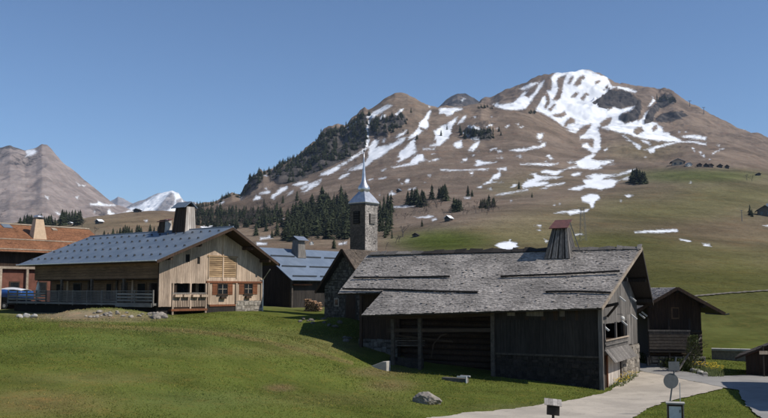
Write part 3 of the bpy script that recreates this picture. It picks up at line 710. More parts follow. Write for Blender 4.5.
# ---- far mountains; some of their haze is painted in as paler tints
def mountain(name, sil, Y0, Y1, vbase, snow, bare, tint, seed, rib, power=1.0, du=1.0, rock=-4.0):
    s = np.array(sil, float)
    cu = np.arange(s[0, 0], s[-1, 0] + du, du)
    t = np.r_[np.linspace(0, 1, 150), np.linspace(1.02, 1.6, 16)]
    U, TT = np.meshgrid(cu, t)
    S = np.interp(cu, s[:, 0], s[:, 1])[None, :]
    Yr = Y0 + (Y1 - Y0) * TT
    up = np.clip(TT, 0, 1) ** power
    V = vbase + (S - vbase) * up
    V = np.where(TT > 1, S + (vbase - S) * (TT - 1) * 1.5, V)
    X = utox(U, V, Yr); Z = vtoz(U, V, Yr)
    env = np.clip(TT, 0, 1) * (1.15 - np.clip(TT, 0, 1))
    Z = Z + env * rib * (ridged(X + seed, Yr * 0.35, Y1 * 0.055, 5) * 2.0 + fbm(X, Yr, Y1 * 0.02, 4))
    pu, pv = proj(X, Yr, Z)
    sd = sdist(pu, pv, snow) if snow else np.full(U.shape, -4.0)
    if bare: sd = np.minimum(sd, -sdist(pu, pv, bare))
    tc = np.zeros(U.shape + (3,)) + np.array(tint)
    o = grid_mesh(name, X, Yr, Z, M['meadow_far'], {'snow': sd, 'rock': np.full(U.shape, rock) + 5.0 * fbm(X, Yr, Y1 * 0.04, 4)}, {'tint': tc})
    o['kind'] = 'structure'
    return o
mountain('mountain', [(-300, 200), (-200, 182), (-120, 165), (-40, 152), (0, 148), (10, 145.5), (18, 148), (25, 151), (36, 149), (42, 146), (47, 147), (52, 151), (60, 160), (70, 168), (85, 181), (100, 193), (115, 203), (130, 210), (150, 222), (200, 240)],
         1700, 3600, 262, SNOW_L, None, (0.235, 0.195, 0.175), 3, 62, 1.0, 1.0, -2.6)
mountain('mountain', [(20, 240), (60, 228), (90, 221), (110, 216), (130, 206), (140, 202), (146, 200), (152, 197), (158, 194), (165, 192), (172, 190.5), (178, 193), (184, 201), (200, 205), (215, 212), (240, 222), (300, 235)],
         4300, 6500, 245, SNOW_F, BARE_F, (0.27, 0.25, 0.245), 11, 130, 0.9, 0.5, -2.6)
mountain('mountain', [(60, 230), (95, 212), (106, 203), (112, 199), (118, 196), (122, 198), (130, 203), (145, 210), (180, 220)], 6900, 7600, 245, None, None, (0.28, 0.26, 0.26), 19, 120, 1.0, 0.7, -3)
mountain('mountain', [(415, 130), (430, 113), (438, 107), (445, 101), (452, 96), (458, 94.5), (465, 95), (472, 99), (480, 104), (500, 118), (520, 130)], 2900, 4000, 150, T(380, 70, [[(482, 180), (500, 165), (510, 172), (490, 190)]]), None, (0.17, 0.14, 0.12), 5, 90, 1.0, 0.6, 1.5)
# ------------------------------------------------------------------ roads
def pave_mat(name, base, alt, s, crack):
    t = NT(name); geo = t.n('NewGeometry'); p = geo.outputs['Position']
    a = t.noise(0.35, 5, 0.6, p); b = t.noise(s, 5, 0.75, p); d = t.noise(1.6, 6, 0.7, p, 1.0)
    c = t.mix(t.ramp(a, 0.35, 0.65), base, alt)
    c = t.mix(t.math('MULTIPLY', t.ramp(d, 0.5, 0.68), crack), c, tuple(x * 0.55 for x in base))
    c = brightness(t, c, t.math('MULTIPLY_ADD', b, 0.5)); c.node.inputs[3].links[0].from_node.inputs[2].default_value = 0.75
    t.color(c); t.rough(0.92, 0.2); t.bump(b, 0.5, 0.02)
    return t.m
M['gravel'] = pave_mat('pale_gravel_yard', (0.47, 0.41, 0.335), (0.36, 0.315, 0.26), 12, 0.5)
M['asphalt'] = pave_mat('worn_grey_asphalt', (0.30, 0.285, 0.268), (0.24, 0.23, 0.218), 25, 0.4)
YARD = [(405, 430), (432, 418), (465, 413.5), (500, 410.5), (535, 406.5), (560, 403), (585, 397.5), (603, 394), (618, 386), (640, 372), (652, 373.5), (690, 381), (712, 385.5), (726, 388), (715, 391), (690, 397), (665, 402.5), (648, 409), (636, 416), (628, 425), (610, 520), (405, 520)]
ROAD = [(628, 361), (650, 365.5), (665, 368.5), (690, 373.5), (712, 377), (740, 376), (768, 377), (840, 378), (980, 385), (980, 470), (790, 450), (768, 422), (752, 412), (742, 400), (738, 391), (726, 388.5), (712, 386), (690, 381.5), (652, 374), (638, 371)]
def sheet(name, poly, mat, lift, wob):
    """a paved sheet over the ground: outline read off the photograph, laid on the terrain"""
    from mathutils.geometry import delaunay_2d_cdt
    pts = [on_ground(*q)[:2] for q in poly]
    edge = []
    for a, b_ in zip(pts, pts[1:] + pts[:1]):
        n = max(1, int(np.linalg.norm(b_ - a) / 0.22))
        for k in range(n):
            edge.append(a + (b_ - a) * k / n)
    edge = np.array(edge)
    edge = edge + wob * np.stack([fbm(edge[:, 0], edge[:, 1], .9, 4, .65), fbm(edge[:, 0] + 50, edge[:, 1], .9, 4, .65)], -1)
    lo, hi = edge.min(0), edge.max(0)
    gx_, gy_ = np.meshgrid(np.arange(lo[0], hi[0], .42), np.arange(lo[1], hi[1], .42))
    inner = np.c_[gx_.ravel(), gy_.ravel()]
    sd = sdist(inner[:, 0], inner[:, 1], [edge.tolist()], 0, .6)
    inner = inner[sd > .15]
    allp = np.r_[edge, inner]; m = len(edge)
    vo, eo, fo, *_ = delaunay_2d_cdt([Vector(p) for p in allp], [(k, (k + 1) % m) for k in range(m)], [], 1, 1e-5)
    vo = np.array([tuple(q) for q in vo]); z = near_z(vo[:, 0], vo[:, 1]) + lift
    me = bpy.data.meshes.new(name); me.from_pydata(np.c_[vo, z].tolist(), [], [tuple(f) for f in fo]); me.update()
    me.polygons.foreach_set('use_smooth', [True] * len(me.polygons))
    o = link(name, me, None, mat); o['kind'] = 'structure'
    return o
sheet('yard', YARD, M['gravel'], 0.05, .2)
sheet('road', ROAD, M['asphalt'], 0.062, .15)

# ------------------------------------------------------------------ shared building pieces
def shingles(quad, rows, width, mat, parent, th=0.022, jitter=0.5, tone=0.45, name='shingles', overlap=2.1, sag=None, clip=None):
    """overlapping shingles over a slope; quad = eave left, eave right, ridge right, ridge left"""
    A, B, C, D = [np.array(q, float) for q in quad]
    n = np.cross(B - A, D - A); n /= np.linalg.norm(n)
    b = MB()
    for r in range(rows):
        t0 = r / rows; t1 = min(1.0, (r + overlap) / rows)
        l0 = A + (D - A) * t0; r0 = B + (C - B) * t0; l1 = A + (D - A) * t1; r1 = B + (C - B) * t1
        L = np.linalg.norm(r0 - l0); e = (r0 - l0) / L
        s = -random.random() * width
        rowt = random.uniform(-0.08, 0.08)
        up = (l1 + r1) / 2 - (l0 + r0) / 2; upn = np.linalg.norm(D - A) / rows
        while s < L:
            w = width * random.uniform(0.6, 1.5)
            a0 = max(s, 0); a1 = min(s + w * 0.97, L); s += w
            if a1 - a0 < 0.03: continue
            fx = (a0 + a1) / 2 / L
            if clip and not clip(fx, t0): continue
            p0 = l0 + (r0 - l0) * (a0 / L); p1 = l0 + (r0 - l0) * (a1 / L)
            q1 = l1 + (r1 - l1) * (a1 / L); q0 = l1 + (r1 - l1) * (a0 / L)
            dn = (p0 - q0) / (np.linalg.norm(p0 - q0) + 1e-9)
            j = random.uniform(-0.25, 0.35) * jitter * upn
            lift = th * (1.3 + random.random() * 0.9 * jitter); cup = random.uniform(-0.4, 0.6) * th * jitter
            if random.random() < 0.03 * jitter: lift *= 2.2
            dz = np.zeros(3) if sag is None else np.array([0, 0, sag(fx, t0)])
            f0 = p0 + dn * j + n * (lift + cup) + dz; f1 = p1 + dn * j + n * lift + dz
            g1 = q1 + n * 0.003 + dz; g0 = q0 + n * 0.003 + dz
            tn_ = rowt + random.gauss(0, tone * 0.5)
            b.hexa([f0 - n * th, f1 - n * th, g1 - n * 0.002, g0 - n * 0.002], [f0, f1, g1 + n * th * .3, g0 + n * th * .3], max(-0.7, min(0.9, tn_)))
    return b.build(name, mat, parent, 'stuff')

def boards(parent, plane, c, s0, s1, zlo, zhi, w, mat, th=0.03, out=1, holes=(), name='plank', jit=0.012, tone=0.0):
    """separate upright boards on a wall. plane 'x': wall at local x=c running along y; 'y': wall at local y=c running along x"""
    s = s0
    i = 0
    while s < s1 - 0.03:
        ww = min(w * random.uniform(0.75, 1.3), s1 - s)
        a, b_ = s + 0.006, s + ww - 0.006; s += ww
        m = (a + b_) / 2
        lo = zlo(m) if callable(zlo) else zlo; 
        top = (lambda q: zhi(q)) if callable(zhi) else (lambda q: zhi)
        segs = [(lo, None)]
        for (h0, h1, g0, g1) in holes:
            if h0 < m < h1:
                new = []
                for (l, h) in segs:
                    hh = top(m) if h is None else h
                    if g0 > hh or g1 < l: new.append((l, h)); continue
                    if g0 > l + 0.05: new.append((l, g0))
                    if g1 < hh - 0.05: new.append((g1, h))
                segs = new
        for (l, h) in segs:
            d0 = c + out * random.uniform(0, jit); d1 = d0 + out * th
            ta = top(a) if h is None else h; tb = top(b_) if h is None else h
            if max(ta, tb) - l < 0.06: continue
            l2 = l - random.uniform(0, 0.03)
            mb = MB()
            if plane == 'x':
                pts = [(d1, a, l2), (d1, b_, l2), (d1, b_, tb), (d1, a, ta)]; ext = (-out * th, 0, 0)
            else:
                pts = [(a, d1, l2), (b_, d1, l2), (b_, d1, tb), (a, d1, ta)]; ext = (0, -out * th, 0)
            mb.prism(pts, ext, tone + random.uniform(-0.1, 0.1))
            mb.build(name, mat, parent)
        i += 1

def stonework(parent, plane, c, s0, s1, z0, z1, size, mat, out=1, name='stonework', poly=None, th=0.05):
    """rough field stones set in a wall face, as one piece"""
    b = MB(); z = z0
    while z < z1:
        h = size * random.uniform(0.55, 1.1); s = s0 - random.random() * size
        while s < s1:
            w = size * random.uniform(0.7, 1.9)
            a0, a1 = max(s, s0), min(s + w - 0.02, s1); s += w
            zj = z + random.uniform(-.22, .22) * h; zt = min(zj + h * random.uniform(.75, 1.25) - 0.02, z1)
            if a1 - a0 < 0.06 or zt - zj < 0.05: continue
            if poly and not poly((a0 + a1) / 2, (zj + zt) / 2): continue
            d = out * random.uniform(0.2, 1.0) * th; base = [(a0, zj), (a1, zj + random.uniform(-.1, .1) * h), (a1, zt), (a0, zt + random.uniform(-.1, .1) * h)]
            cx, cz = (a0 + a1) / 2, (zj + zt) / 2
            front = []
            for (x, y) in base:
                x2 = x + (cx - x) * random.uniform(0.10, 0.35); y2 = y + (cz - y) * random.uniform(0.12, 0.38)
                front.append((x2, y2))
            mk = (lambda p, q: (q, p[0], p[1])) if plane == 'x' else (lambda p, q: (p[0], q, p[1]))
            vs = [mk(p, c - out * 0.02) for p in base] + [mk(p, c + d) for p in front]
            b.add(vs, [(0, 3, 2, 1), (4, 5, 6, 7), (0, 1, 5, 4), (1, 2, 6, 5), (2, 3, 7, 6), (3, 0, 4, 7)], random.uniform(-0.35, 0.4))
        z += h
    return b.build(name, mat, parent, 'stuff')

def window(parent, F_, x, u0, v0, u1, v1, shutters=True, frame=0.07, shut_w=0.5, box=False):
    """window on a gable at local x; returns the frame part"""
    y0, z1 = F_.onx(x, u0, v0); y1, z0 = F_.onx(x, u1, v1)
    fr = MB()
    for (a, b_, c_, d) in ((y0, y1, z1 - frame, z1), (y0, y1, z0, z0 + frame), (y0, y0 + frame, z0 + frame, z1 - frame), (y1 - frame, y1, z0 + frame, z1 - frame)):
        fr.box(x + .03, x + .10, a, b_, c_, d)
    w = fr.build('window', M['brown_wood'], parent)
    MB().box(x + .02, x + .055, y0 + frame, y1 - frame, z0 + frame, z1 - frame).build('pane', M['glass'], w)
    m = (y0 + y1) / 2
    MB().box(x + .056, x + .085, m - .025, m + .025, z0 + frame, z1 - frame).box(x + .056, x + .08, y0 + frame, y1 - frame, (z0 + z1) / 2 - .02, (z0 + z1) / 2 + .02).build('glazing_bar', M['beam_pale'], w)
    MB().box(x + .03, x + .16, y0 - .08, y1 + .08, z0 - .06, z0 - .002).build('sill', M['brown_wood'], w)
    if shutters:
        for a, b_ in ((y0 - shut_w - .02, y0 - .02), (y1 + .02, y1 + shut_w + .02)):
            s = MB(); n = 4
            for k in range(n):
                s.box(x + .05, x + .085, a + (b_ - a) * k / n + .004, a + (b_ - a) * (k + 1) / n - .004, z0 - .02, z1 + .02, random.uniform(-.1, .1))
            for zz in (z0 + .18, z1 - .22):
                s.box(x + .086, x + .105, a + .02, b_ - .02, zz, zz + .07)
            s.build('shutter', M['red_wood'], parent)
    return w, (y0, y1, z0, z1)

def railing(parent, pts, z0, h, mat, style='balusters', post_every=2.2, name='railing'):
    """a rail from point to point in local (x,y); posts are parts, bars one rail part"""
    for (a, b_) in zip(pts[:-1], pts[1:]):
        a = np.array(a, float); b_ = np.array(b_, float); L = np.linalg.norm(b_ - a); n = max(1, round(L / post_every))
        rl = MB()
        A3 = lambda p, z: (p[0], p[1], z)
        rl.bar(A3(a, z0 + h), A3(b_, z0 + h), 0.09, 0.06)
        r = link(name, rl.mesh(name, mat), parent)
        if style == 'balusters':
            bl = MB(); m = int(L / 0.14)
            for i in range(m):
                p = a + (b_ - a) * (i + .5) / m
                bl.bar(A3(p, z0 + .1), A3(p, z0 + h - .03), 0.035, 0.035)
            bl.bar(A3(a, z0 + .1), A3(b_, z0 + .1), 0.05, 0.05)
            o = bl.build('balusters', mat, r); o['kind'] = 'stuff'
        else:
            k = 3
            for i in range(k):
                zz = z0 + .14 + i * (h - .2) / k + .08
                MB().bar(A3(a, zz), A3(b_, zz), 0.03, (h - .2) / k * 0.62, random.uniform(-.1, .1)).build('rail_board', mat, r)
        for i in range(n + 1):
            p = a + (b_ - a) * i / n
            MB().bar(A3(p, z0 - .25), A3(p, z0 + h + .08), 0.10, 0.10).build('post', mat, r)

# ------------------------------------------------------------------ the old barn with the shingle roof
BF = Frame(P(603, 391, 53), -28.2)
barn = empty('barn', BF.o, BF.ang)
tag(barn, 'old dark timber barn with a wide silvery shingle roof beside the gravel yard', 'barn')
RY, RZ = 5.4, 9.0
eR = np.array([0.25, -1.05, 5.08]); eL = np.array([-16.2, -1.55, 4.42])
rR = np.array([1.45, RY, RZ]); rL = np.array([-15.3, RY, RZ - 0.05])
upx, upz = BF.ony(1.1, 338, 292)
uL = np.array([upx, 1.05, 5.1 + 2.05 * 0.59 - 0.42]); uR = np.array([-14.6, 1.05, 6.05])
rLL = np.array([BF.ony(RY, 367, 258)[0], RY, RZ - 0.1])
fR = np.array([0.9, 11.7, 5.15]); fL = np.array([-18.5, 11.7, 5.0])
# walls: stone and dark boards, with an open byre at the far end
wl = MB()
wl.box(-7.2, -0.05, 0.12, 0.35, -1.2, 5.35)                     # front, boarded half
wl.box(-15.2, -7.2, 2.6, 2.85, -0.5, 6.0)                       # back of the open byre
wl.box(-7.35, -7.15, 0.35, 2.6, -0.8, 5.3)
wl.box(-15.25, -15.0, 2.6, 10.8, 0, 6.0)
wl.box(-15.0, -0.1, 10.6, 10.8, -0.5, 5.4)
wall = wl.build('wall', M['dark_wood'], barn)
gw = MB().prism([(-0.12, 0.1, 4.1), (-0.12, 10.8, 4.1), (-0.12, 10.8, 5.45), (-0.12, 5.4, 8.7), (-0.12, 0.1, 5.4)], (-0.2, 0, 0)).box(-.32, -.12, .1, 10.8, -1, 2.9).box(-.32, -.12, .1, .33, 2.9, 4.1).box(-.32, -.12, 6.62, 10.8, 2.9, 4.1).build('gable_wall', M['dark_wood'], barn)
pz = lambda x: 5.38
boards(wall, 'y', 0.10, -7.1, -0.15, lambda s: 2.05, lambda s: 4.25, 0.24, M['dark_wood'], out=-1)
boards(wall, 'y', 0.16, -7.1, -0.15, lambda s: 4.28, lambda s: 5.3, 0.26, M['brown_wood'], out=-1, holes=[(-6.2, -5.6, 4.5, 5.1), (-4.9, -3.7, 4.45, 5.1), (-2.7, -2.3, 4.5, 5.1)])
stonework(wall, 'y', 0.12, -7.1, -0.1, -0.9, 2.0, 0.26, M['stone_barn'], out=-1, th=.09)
MB().box(-7.2, 0.02, -0.02, 0.11, 1.98, 2.1).build('beam', M['beam'], wall)
for x in (-7.15, -0.06):
    MB().box(x - .13, x + .13, -0.06, 0.16, -0.9, 5.2).build('corner_post', M['beam'] if x < -1 else M['grey_wood'], wall)
# pale sacking showing through the gaps under the eave
for a, b_ in ((-6.2, -5.6), (-4.9, -3.7), (-2.7, -2.3)):
    MB().box(a + .03, b_ - .03, 0.10, 0.12, 4.5, 5.08).build('gap_board', M['grey_wood'], wall)
# open byre: posts, beams, logs, hay rack, low wall
for x in (-14.6, -12.5):
    MB().box(x - .12, x + .12, 0.0, 0.24, -0.6, 4.6).build('post', M['beam'], barn)
MB().bar((-15.8, 0.1, 4.25), (-7.2, 0.1, 4.6), 0.26, 0.3).build('eave_beam', M['log'], barn)
MB().bar((-15.0, 0.14, 3.35), (-7.2, 0.14, 3.55), 0.2, 0.24).build('beam', M['log'], barn)
for i in range(4):
    MB().bar((-14.9, 0.6 + i * .07, 2.3 + i * .16), (-12.4, 0.55 + i * .05, 2.36 + i * .16), 0.09, 0.09, random.uniform(-.2, .5)).build('pole', M['beam'], barn)
MB().bar((-14.5, .5, 3.0), (-10.4, .9, 2.65), 0.12, 0.10).build('pole', M['log'], barn)
stonework(barn, 'y', 0.35, -15.0, -12.6, -0.3, 1.5, 0.4, M['stone_barn'], out=-1)
MB().box(-15.0, -12.55, 0.36, 0.8, -0.8, 1.45).build('low_wall', M['mortar_dark'], barn)
for k in range(12):
    z = -0.2 + k * 0.4
    MB().tube([(-15.2, 2.55, z), (-7.2, 2.55, z + random.uniform(-.03, .03))], 0.19, 7, random.uniform(-.2, .2)).build('log', M['brown_wood'], barn)
MB().tube([(-11.8, .4, 1.6), (-11.6, .35, 2.5), (-11.0, .3, 3.1), (-10.6, .3, 3.2)], 0.05, 6).build('bent_pole', M['log'], barn)
# lean-to corner under the longer upper roof
lw = MB().box(-18.2, -15.1, 2.1, 2.3, 1.0, 6.1).build('side_wall', M['dark_wood'], barn)
boards(lw, 'y', 2.08, -18.2, -15.1, 1.2, 6.0, 0.3, M['brown_wood'], out=-1)
MB().box(-18.05, -17.85, 1.4, 1.6, 1.0, 6.2).build('post', M['brown_wood'], barn)
stonework(barn, 'y', 1.9, -18.4, -15.2, 0.4, 2.6, 0.4, M['stone_dark'], out=-1)
MB().box(-18.4, -15.2, 1.92, 2.4, 0.2, 2.55).build('low_wall', M['mortar_dark'], barn)
# gable: grey boards, loft opening, balcony, limewashed door, stone pier
roofz = lambda y: (RZ - 0.42) - abs(y - RY) * 0.615
by0, bz1 = BF.onx(0, 604, 331); by1, bz0 = BF.onx(0, 634, 338)
OP = (0.35, 6.6, 2.95, 4.05)
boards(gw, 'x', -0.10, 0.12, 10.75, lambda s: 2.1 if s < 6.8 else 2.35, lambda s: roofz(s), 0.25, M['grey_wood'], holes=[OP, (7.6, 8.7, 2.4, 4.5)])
boards(gw, 'x', -0.11, 7.62, 8.68, 2.42, 4.48, 0.27, M['grey_wood'], th=0.02, name='door_plank', tone=.35)
boards(gw, 'x', -0.09, 1.3, 4.9, -0.8, 2.06, 0.3, M['white_wood'], th=0.04, name='door_plank')
boards(gw, 'x', -0.10, 0.1, 1.25, -0.8, 2.06, 0.2, M['brown_wood'], th=0.03)
MB().box(-0.14, 0.03, 1.2, 1.34, -0.8, 2.08).build('door_post', M['red_wood'], gw)
MB().box(-0.14, 0.03, 4.85, 5.0, -0.8, 2.2).build('door_post', M['brown_wood'], gw)
MB().box(-0.3, -0.02, 5.0, 10.9, -1.0, 2.3).build('stone_pier', M['mortar'], gw)
stonework(gw, 'x', -0.02, 5.0, 10.9, -0.8, 2.3, 0.42, M['stone'], th=0.07)
MB().box(-1.9, -1.8, 0.35, 6.6, 2.5, 4.5).box(-1.8, -.33, .35, 6.6, 2.8, 2.89).build('loft_back', M['brown_wood'], gw)
for y in (0.4, 3.4, 6.5):
    MB().box(0.02, 0.14, y - .07, y + .07, 2.6, 4.1).build('balcony_post', M['grey_wood'], gw)
for z, h in ((2.72, .1), (3.0, .09)):
    MB().box(0.15, 0.22, 0.2, 6.7, z, z + h).build('balcony_rail', M['beam_pale'] if z > 2.9 else M['grey_wood'], gw)
for k in range(28):
    MB().box(0.10, 0.135, 0.3 + k * .23, 0.47 + k * .23, 2.5, 3.0).build('balcony_plank', M['grey_wood'], gw)
# sloping board apron under the balcony
for k in range(16):
    y0 = 0.15 + k * 0.41
    MB().slab([(0.75, y0, 1.72), (0.75, y0 + .40, 1.72), (0.12, y0 + .40, 2.5), (0.12, y0, 2.5)], 0.03, random.uniform(-.15, .25)).build('apron_board', M['grey_wood'], gw)
for (u, v) in ((620, 299), (631, 299), (639, 297), (632, 317), (640, 316), (642.5, 314), (622, 323), (603.5, 328)):
    y, z = BF.onx(0.0, u, v)
    MB().bar((-0.05, y, z + .17), (0.34, y, z - .16), 0.13, 0.10).build('peg', M['white_paint'], gw)
ly, lz = BF.onx(0.2, 621, 318)
MB().tube([(-.05, ly, lz + .25), (.28, ly, lz + .25), (.3, ly, lz + .1)], .02, 6).build('lamp_bracket', M['dark_metal'], gw)
MB().lathe([(.02, .14), (.12, .08), (.15, -.02), (.1, -.13), (.02, -.17)], 10, (.3, ly, lz)).build('lamp_globe', M['white_paint'], gw)
for y0 in (1.6,):
    MB().bar((0.0, y0, 4.5), (0.9, y0 - .9, 5.35), 0.11, 0.11).build('brace', M['dark_wood'], gw)
MB().bar((-0.1, 0.4, 5.1), (1.0, 0.4, 5.35), 0.16, 0.18).build('purlin_end', M['dark_wood'], gw)
for y, z in ((RY, 8.45), (2.6, 6.85), (8.4, 6.85), (10.7, 5.4)):
    MB().bar((-0.3, y, z), (1.1, y, z), 0.2, 0.22).build('purlin_end', M['dark_wood'], gw)
# roof: decks, shingles, poles that hold them down
SAG = lambda fx, t: -0.10 * math.sin(math.pi * fx) * t
def deck(name, quad, th=0.12):
    return MB().slab(quad, th).build(name, M['dark_wood'], barn)
d1 = deck('roof', [eL, eR, rR, rL]); d2 = deck('roof', [uL, uR + np.array([0, 0, -.05]), rL + np.array([.8, 0, -.03]), rLL]); d3 = deck('roof', [fR, fL, rLL + np.array([0, .02, 0]), rR + np.array([0, .02, 0])])
shingles([eL, eR, rR, rL], 54, 0.14, M['shingle_grey'], d1, th=0.024, jitter=0.8, tone=0.3, sag=None)
shingles([uL, uR, rL + np.array([.8, 0, 0]), rLL], 36, 0.14, M['shingle_grey'], d2, th=0.024, jitter=0.8, tone=0.3)
shingles([fR, fL, rLL, rR], 22, 0.4, M['shingle_grey'], d3, th=0.03, jitter=1.0, tone=0.4)
MB().slab([eR + np.array([.02, 0, .03]), eR + np.array([.09, 0, .03]), rR + np.array([.09, 0, .03]), rR + np.array([.02, 0, .03])], .2).build('bargeboard', M['beam_pale'], d1)
MB().slab([rR + np.array([.02, 0, .02]), rR + np.array([.08, 0, .02]), fR + np.array([.08, 0, .02]), fR + np.array([.02, 0, .02])], .2).build('bargeboard', M['dark_wood'], d3)
def on_slope(u, v):
    n = np.cross(eR - eL, rL - eL); n /= np.linalg.norm(n)
    c = BF.loc(np.array([0, 0, CAMZ])); dw = ray(u, v); d = np.array([dw @ BF.x, dw @ BF.y, dw[2]])
    t = ((eL - c) @ n) / (d @ n)
    return c + d * t + n * 0.09
for pts in ([(343, 289.5), (390, 290.5), (445, 292.5), (478, 292.8)], [(354, 278.5), (400, 278), (450, 277.5)], [(501, 277), (560, 275), (620, 272)], [(546, 292.5), (580, 292.5), (611, 293.5)]):
    MB().tube([on_slope(*p) + np.array([0, 0, random.uniform(-.02, .02)]) for p in pts], 0.07, 7).build('roof_pole', M['dark_wood'], barn)
# rough ridge boards
x = rLL[0] + .3
while x < 1.3:
    w = min(random.uniform(.25, 1.1), 1.5 - x)
    MB().slab([(x, RY - .34, RZ - .11 + random.uniform(0, .05)), (x + w, RY - .32, RZ - .11 + random.uniform(0, .05)), (x + w, RY + .12, RZ + .15 + random.uniform(-.09, .12)), (x, RY + .12, RZ + .15 + random.uniform(-.09, .12))], .05, random.uniform(-.3, .2)).build('ridge_board', M['dark_wood'] if -15 < x < -4 else M['grey_wood'], barn)
    x += w - .06
# boarded chimney hood
cb = BF.ony(4.6, 546, 254); cb2 = BF.ony(4.6, 571, 256); ct = BF.ony(5.1, 554, 228); ct2 = BF.ony(5.1, 567.5, 227)
zt = ct[1]; zb = cb[1] - .35
ch = empty('chimney', (0, 0, 0)); ch.parent = barn
lo = [(cb[0], 4.2, zb), (cb2[0], 4.2, zb), (cb2[0], 6.2, zb), (cb[0], 6.2, zb)]
hi = [(ct[0], 4.85, zt), (ct2[0], 4.85, zt), (ct2[0], 5.7, zt), (ct[0], 5.7, zt)]
MB().hexa(lo, hi).build('hood_core', M['dark_wood'], ch)
for s in range(4):
    a0, a1, b0, b1 = [np.array(q, float) for q in (lo[s], lo[(s + 1) % 4], hi[s], hi[(s + 1) % 4])]
    n = np.cross(a1 - a0, b0 - a0); n /= np.linalg.norm(n); k = 7
    for i in range(k):
        f0, f1 = i / k + .012, (i + 1) / k - .012 - (0.05 if i % 2 else 0)
        MB().slab([a0 + (a1 - a0) * f0 + n * .04, a0 + (a1 - a0) * f1 + n * .04, b0 + (b1 - b0) * f1 + n * .04, b0 + (b1 - b0) * f0 + n * .04], .035, random.uniform(-.3, .3)).build('plank', M['grey_wood'], ch)
cap = MB().slab([(ct[0] - .18, 4.45, zt - .05), (ct2[0] + .18, 4.45, zt - .05), (ct2[0] + .12, 5.85, zt + .62), (ct[0] - .12, 5.85, zt + .62)], .05)
cap.build('cap', M['red_metal'], ch)
MB().bar((ct2[0] + .2, 5.0, zt + .35), (cb2[0] + .55, 5.2, zb + .3), .07, .07).build('stay', M['rail_wood'], ch)

# ------------------------------------------------------------------ the chalet with the blue-grey roof
CF = Frame(P(158, 311, 68), -38.2)
chalet = empty('chalet', CF.o, CF.ang)
tag(chalet, 'large larch-boarded chalet with blue-grey roof, shuttered gable windows and a long veranda', 'chalet')
GW = 11.3; CRY = 6.3; CRZ = 7.0; LEN = 18.6
wl = MB()
wl.box(-LEN, -0.15, 1.7, 1.9, -0.6, 3.0)                # back of the loggia
wl.box(-LEN, -0.15, 0.05, 0.3, 2.55, 4.4)               # wall above the loggia
wl.box(-LEN, -0.15, 0.3, 1.7, 2.5, 2.62)                # loggia ceiling
wl.box(-LEN, -LEN + .2, 1.9, GW, -0.6, 4.4)
wl.box(-LEN, -0.15, GW - .2, GW, -0.6, 4.4)
cw = wl.build('wall', M['brown_wood'], chalet)
KL, KR = 0.40, 0.495
ctop = lambda y: CRZ - 0.30 - (max(CRY - y, 0) * KL + max(y - CRY, 0) * KR)
# gable wall core with the balcony recess left open
def g(u, v, x=0.0):
    return CF.onx(x, u, v)
ry0, rz1 = g(172, 283); ry1, rz0 = g(206, 307)
core = MB()
core.prism([(-.05, 0.05, rz1), (-.05, GW - .05, rz1), (-.05, GW - .05, ctop(GW)), (-.05, CRY, ctop(CRY)), (-.05, 0.05, ctop(0))], (-.2, 0, 0))
core.box(-.25, -.05, 0.05, ry0, 0.3, rz1 - .003); core.box(-.25, -.05, ry1, GW - .05, -0.6, rz1 - .003)
core.box(-1.6, -1.4, 0.3, ry1, -0.8, rz1)
core.box(-1.4, -.05, ry0, ry1, rz0 - .1, rz0); core.box(-1.4, -.26, ry0, ry1, rz1, rz1 + .1)
gwall = core.build('gable_wall', M['brown_wood'], chalet)
ly0, lz1 = g(209, 257); ly1, lz0 = g(236, 277.5)
w1 = (g(217, 283.5), g(227, 294.5)); w2 = (g(243.5, 283.5), g(252, 294))
sw1 = [g(186, 254), g(189.5, 262)]; sw2 = [g(197, 257), g(200, 264)]
holes = [(ry0, ry1, -1, rz1), (ly0, ly1, lz0, lz1)] + [(a[0], b_[0], b_[1], a[1]) for a, b_ in (w1, w2, sw1, sw2)]
midy = g(206, 290)[0]
boards(gwall, 'x', -.03, 0.02, midy, lambda s: 0.35, ctop, 0.21, M['gable_wood_grey'], holes=holes)
boards(gwall, 'x', -.03, midy, GW - .02, lambda s: 0.45 if s < g(235, 300)[0] else 0.75, ctop, 0.21, M['gable_wood'], holes=holes)
for a, b_ in (sw1, sw2):
    MB().box(-.045, -.02, a[0], b_[0], b_[1], a[1]).build('vent_opening', M['void'], gwall)
# loft slats
MB().box(-.045, -.03, ly0, ly1, lz0, lz1).build('loft_back', M['brown_wood'], gwall)
for k in range(10):
    z = lz0 + (lz1 - lz0) * k / 10
    for a, b_ in ((ly0, (ly0 + ly1) / 2 - .07), ((ly0 + ly1) / 2 + .07, ly1)):
        MB().box(-.02, .03, a, b_, z + .015, z + (lz1 - lz0) / 10 - .02).build('slat', M['slat_wood'], gwall)
yc = (ly0 + ly1) / 2
for a in (ly0 - .08, ly1 + .0):
    MB().box(.0, .07, a, a + .08, lz0 - .1, lz1 + .1).build('loft_frame', M['gable_wood'], gwall)
MB().box(.0, .08, yc - .06, yc + .06, lz0 - .2, ctop(yc) - .25).build('king_post', M['gable_wood'], gwall)
MB().box(.0, .09, ly0 - .15, ly1 + .15, lz1 + .02, lz1 + .16).build('loft_lintel', M['slat_wood'], gwall)
